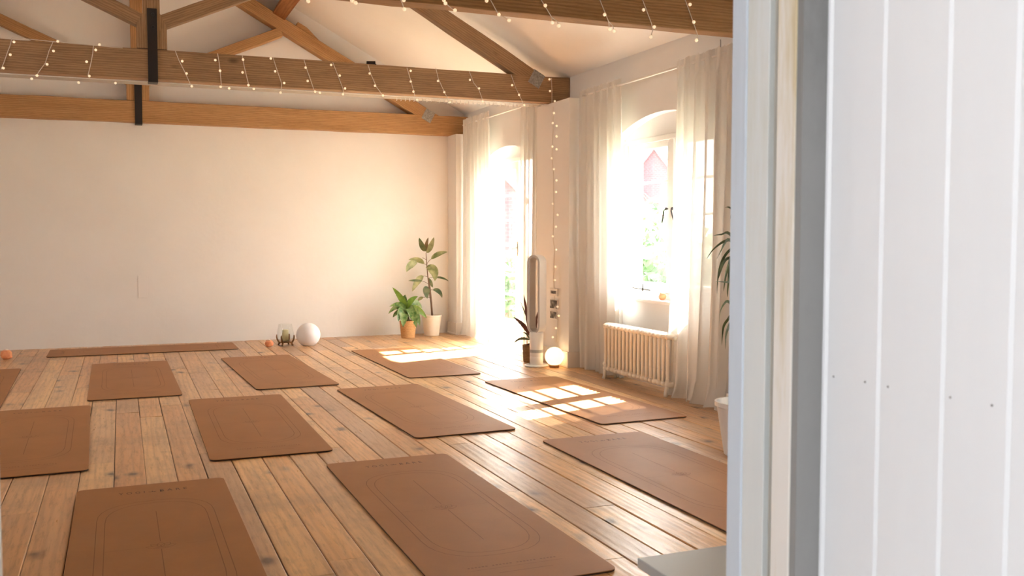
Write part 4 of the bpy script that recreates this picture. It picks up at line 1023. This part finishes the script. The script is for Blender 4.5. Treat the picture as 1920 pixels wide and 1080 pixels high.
# low cabinet by the doorway
ZT = .50
pc = on_y(1195, 1046, 1.0); r_ = ray(1195, 1046); k = (ZT - H) / r_.z; pc = EYE + r_ * k
t = thing('low_cabinet', 'low pale grey cabinet just inside the doorway', 'cabinet', (pc.x + .4, pc.y - .3, 0))
obj('worktop', boxm(pc.x, pc.x + 1.1, YN1 + .02, pc.y, ZT - .022, ZT), M['bench'], t, bevel=.002)
obj('carcass', boxm(pc.x + .02, pc.x + 1.08, YN1 + .03, pc.y - .02, 0.001, ZT - .023), M['benchedge'], t, bevel=.002)

# ------------------------------------------------------------------ outside
struct('ground', boxm(XO + .3, 300, -120, 320, -3.4, -3.2), M['grass'])
def house(label, px_ap, px_l, z_gain, dist, half, wz, mat, name='brick_house', ridge=14):
    r_ = ray(*px_ap); k = dist / math.hypot(r_.x, r_.y); ap = EYE + r_ * k
    v = Vector((ap.x, ap.y, 0)).normalized(); s = Vector((v.y, -v.x, 0))
    t = thing(name, label, 'house', (ap.x, ap.y, -3.2), 'houses outside the windows')
    ez = wz
    bm = B()
    pts = [(-half, -3.2), (half, -3.2), (half, ez), (0, ap.z - .25), (-half, ez)]
    base = Vector((ap.x, ap.y, 0))
    a_ = [bm.verts.new(base + s * p[0] + Vector((0, 0, p[1]))) for p in pts]; b2 = [bm.verts.new(base + v * ridge + s * p[0] + Vector((0, 0, p[1]))) for p in pts]
    bm.faces.new(a_); bm.faces.new(b2[::-1])
    for i in range(5): bm.faces.new((a_[i], b2[i], b2[(i + 1) % 5], a_[(i + 1) % 5]))
    obj('wall', bm, mat, t)
    bm = B(); th = .35
    for sg in (1, -1):
        q = [(0, ap.z), (sg * (half + .3), ez - .3 * (ap.z - ez) / half + .1), (sg * (half + .3), ez - .3 * (ap.z - ez) / half - th + .1), (0, ap.z - th)]
        a_ = [bm.verts.new(base - v * .3 + s * p[0] + Vector((0, 0, p[1]))) for p in q]; b2 = [bm.verts.new(base + v * (ridge + .3) + s * p[0] + Vector((0, 0, p[1]))) for p in q]
        bm.faces.new(a_); bm.faces.new(b2[::-1])
        for i in range(4): bm.faces.new((a_[i], b2[i], b2[(i + 1) % 4], a_[(i + 1) % 4]))
    obj('roof', bm, M['slate'], t)
    return t
house('tall red brick gabled house seen through the radiator window', (1226, 276), None, 0, 150, 2.75, on_y(1197, 322, 1).z * 0 + (EYE + ray(1197, 322) * (150 / math.hypot(ray(1197, 322).x, ray(1197, 322).y))).z, M['brick'])
house('dark roofed brick house seen through the French door', (936, 318), None, 0, 75, 2.0, (EYE + ray(960, 368) * (75 / math.hypot(ray(960, 368).x, ray(960, 368).y))).z, M['brick'], ridge=8)
def tree(label, px, top_py, dist, rad, seed, nleaf=900):
    rr = random.Random(seed); r_ = ray(px, top_py); k = dist / math.hypot(r_.x, r_.y); tp = EYE + r_ * k
    cz = tp.z - rad * .9; t = thing('garden_tree', label, 'tree', (tp.x, tp.y, -3.2), 'trees outside the windows')
    bm = B(); tube(bm, [(tp.x, tp.y, -3.2), (tp.x + .1, tp.y, (cz - 3.2) / 2), (tp.x, tp.y, cz)], [.22, .16, .08], 8); obj('trunk', bm, M['stem'], t)
    bm = B()
    for i in range(nleaf):
        a, u = rr.uniform(0, 2 * PI), rr.uniform(-1, 1); q = math.sqrt(1 - u * u); rd = rad * rr.uniform(.45, 1) * (1 + .18 * math.sin(3 * a + seed) * q)
        c_ = Vector((tp.x + rd * q * math.cos(a), tp.y + rd * q * math.sin(a), cz + rd * u * 1.0)); s = rr.uniform(.12, .26)
        e1 = Vector((rr.uniform(-1, 1), rr.uniform(-1, 1), rr.uniform(-1, 1))).normalized(); e2 = e1.orthogonal().normalized()
        bm.faces.new([bm.verts.new(c_ + e1 * s), bm.verts.new(c_ + e2 * s * .6), bm.verts.new(c_ - e1 * s), bm.verts.new(c_ - e2 * s * .6)])
    obj('crown', bm, M['tree'], t)
tree('pale leafy tree filling the middle of the radiator window', 1212, 378, 26, 1.7, 1, 1500)
tree('smaller rounded tree low in the radiator window', 1240, 410, 20, 1.5, 2, 1200)
tree('bushy tree beside the house in the radiator window', 1196, 400, 34, 1.8, 3, 900)
tree('green tree low in the French door glazing', 950, 478, 40, 1.5, 4, 900)

# ------------------------------------------------------------------ light
w = bpy.data.worlds.new('sky'); SC.world = w; w.use_nodes = True; nt = w.node_tree; bg = nt.nodes['Background']
tc = N(nt, 'ShaderNodeTexCoord'); sp = N(nt, 'ShaderNodeSeparateXYZ'); nt.links.new(tc.outputs['Generated'], sp.inputs[0])
c = ramp(nt, sp.outputs['Z'], [(0, (.99, .98, .98)), (.15, (.96, .98, 1.0)), (.9, (.84, .90, 1.0))]); nt.links.new(c, bg.inputs['Color'])
bg.inputs['Strength'].default_value = 11.0
sun = bpy.data.lights.new('sun', 'SUN'); sun.energy = 48; sun.angle = math.radians(.7); sun.color = (1, .955, .895)
so = link(bpy.data.objects.new('sun', sun)); dirv = Vector((-.87, -.29, -1)); so.rotation_euler = dirv.to_track_quat('-Z', 'Y').to_euler(); so.location = (12, 10, 12)
def portal(x_, y0_, y1_, z0_, z1_, sx):
    l = bpy.data.lights.new('portal', 'AREA'); l.shape = 'RECTANGLE'; l.size = z1_ - z0_; l.size_y = y1_ - y0_; l.cycles.is_portal = True
    o = link(bpy.data.objects.new('daylight_portal', l)); o.location = (x_, (y0_ + y1_) / 2, (z0_ + z1_) / 2)
    o.rotation_euler = Vector((sx, 0, 0)).to_track_quat('-Z', 'Y').to_euler()
    if abs((o.rotation_euler.to_matrix() @ Vector((1, 0, 0))).z) < .5: l.size, l.size_y = l.size_y, l.size
for (yc, hw, zs, zsp, zp) in OPEN: portal(XO + .03, yc - hw, yc + hw, max(zs, 0), 2.15, -1)
portal(hx0 - .22, -1.65, -.45, .75, 2.25, 1)
portal(XL - .22, 6.3, 7.3, 1.0, 2.05, 1)

# ------------------------------------------------------------------ camera
cd = bpy.data.cameras.new('camera'); cd.sensor_width = 36; cd.lens = 36 * F / 1920; cd.clip_start = .05; cd.clip_end = 600
cam = link(bpy.data.objects.new('camera', cd)); cam.location = EYE
cam.rotation_euler = Matrix((RT, UP, -FW)).transposed().to_euler()
cd.dof.use_dof = True; cd.dof.focus_distance = 6.5; cd.dof.aperture_fstop = 11
SC.camera = cam
SC.view_settings.view_transform = 'Standard'; SC.view_settings.look = 'None'; SC.view_settings.gamma = 1; SC.view_settings.use_curve_mapping = False
SC.view_settings.exposure = 0.78
SC.cycles.max_bounces = 8; SC.cycles.diffuse_bounces = 5; SC.cycles.transparent_max_bounces = 16
SC.cycles.use_adaptive_sampling = True; SC.cycles.adaptive_threshold = .02; SC.cycles.use_fast_gi = False
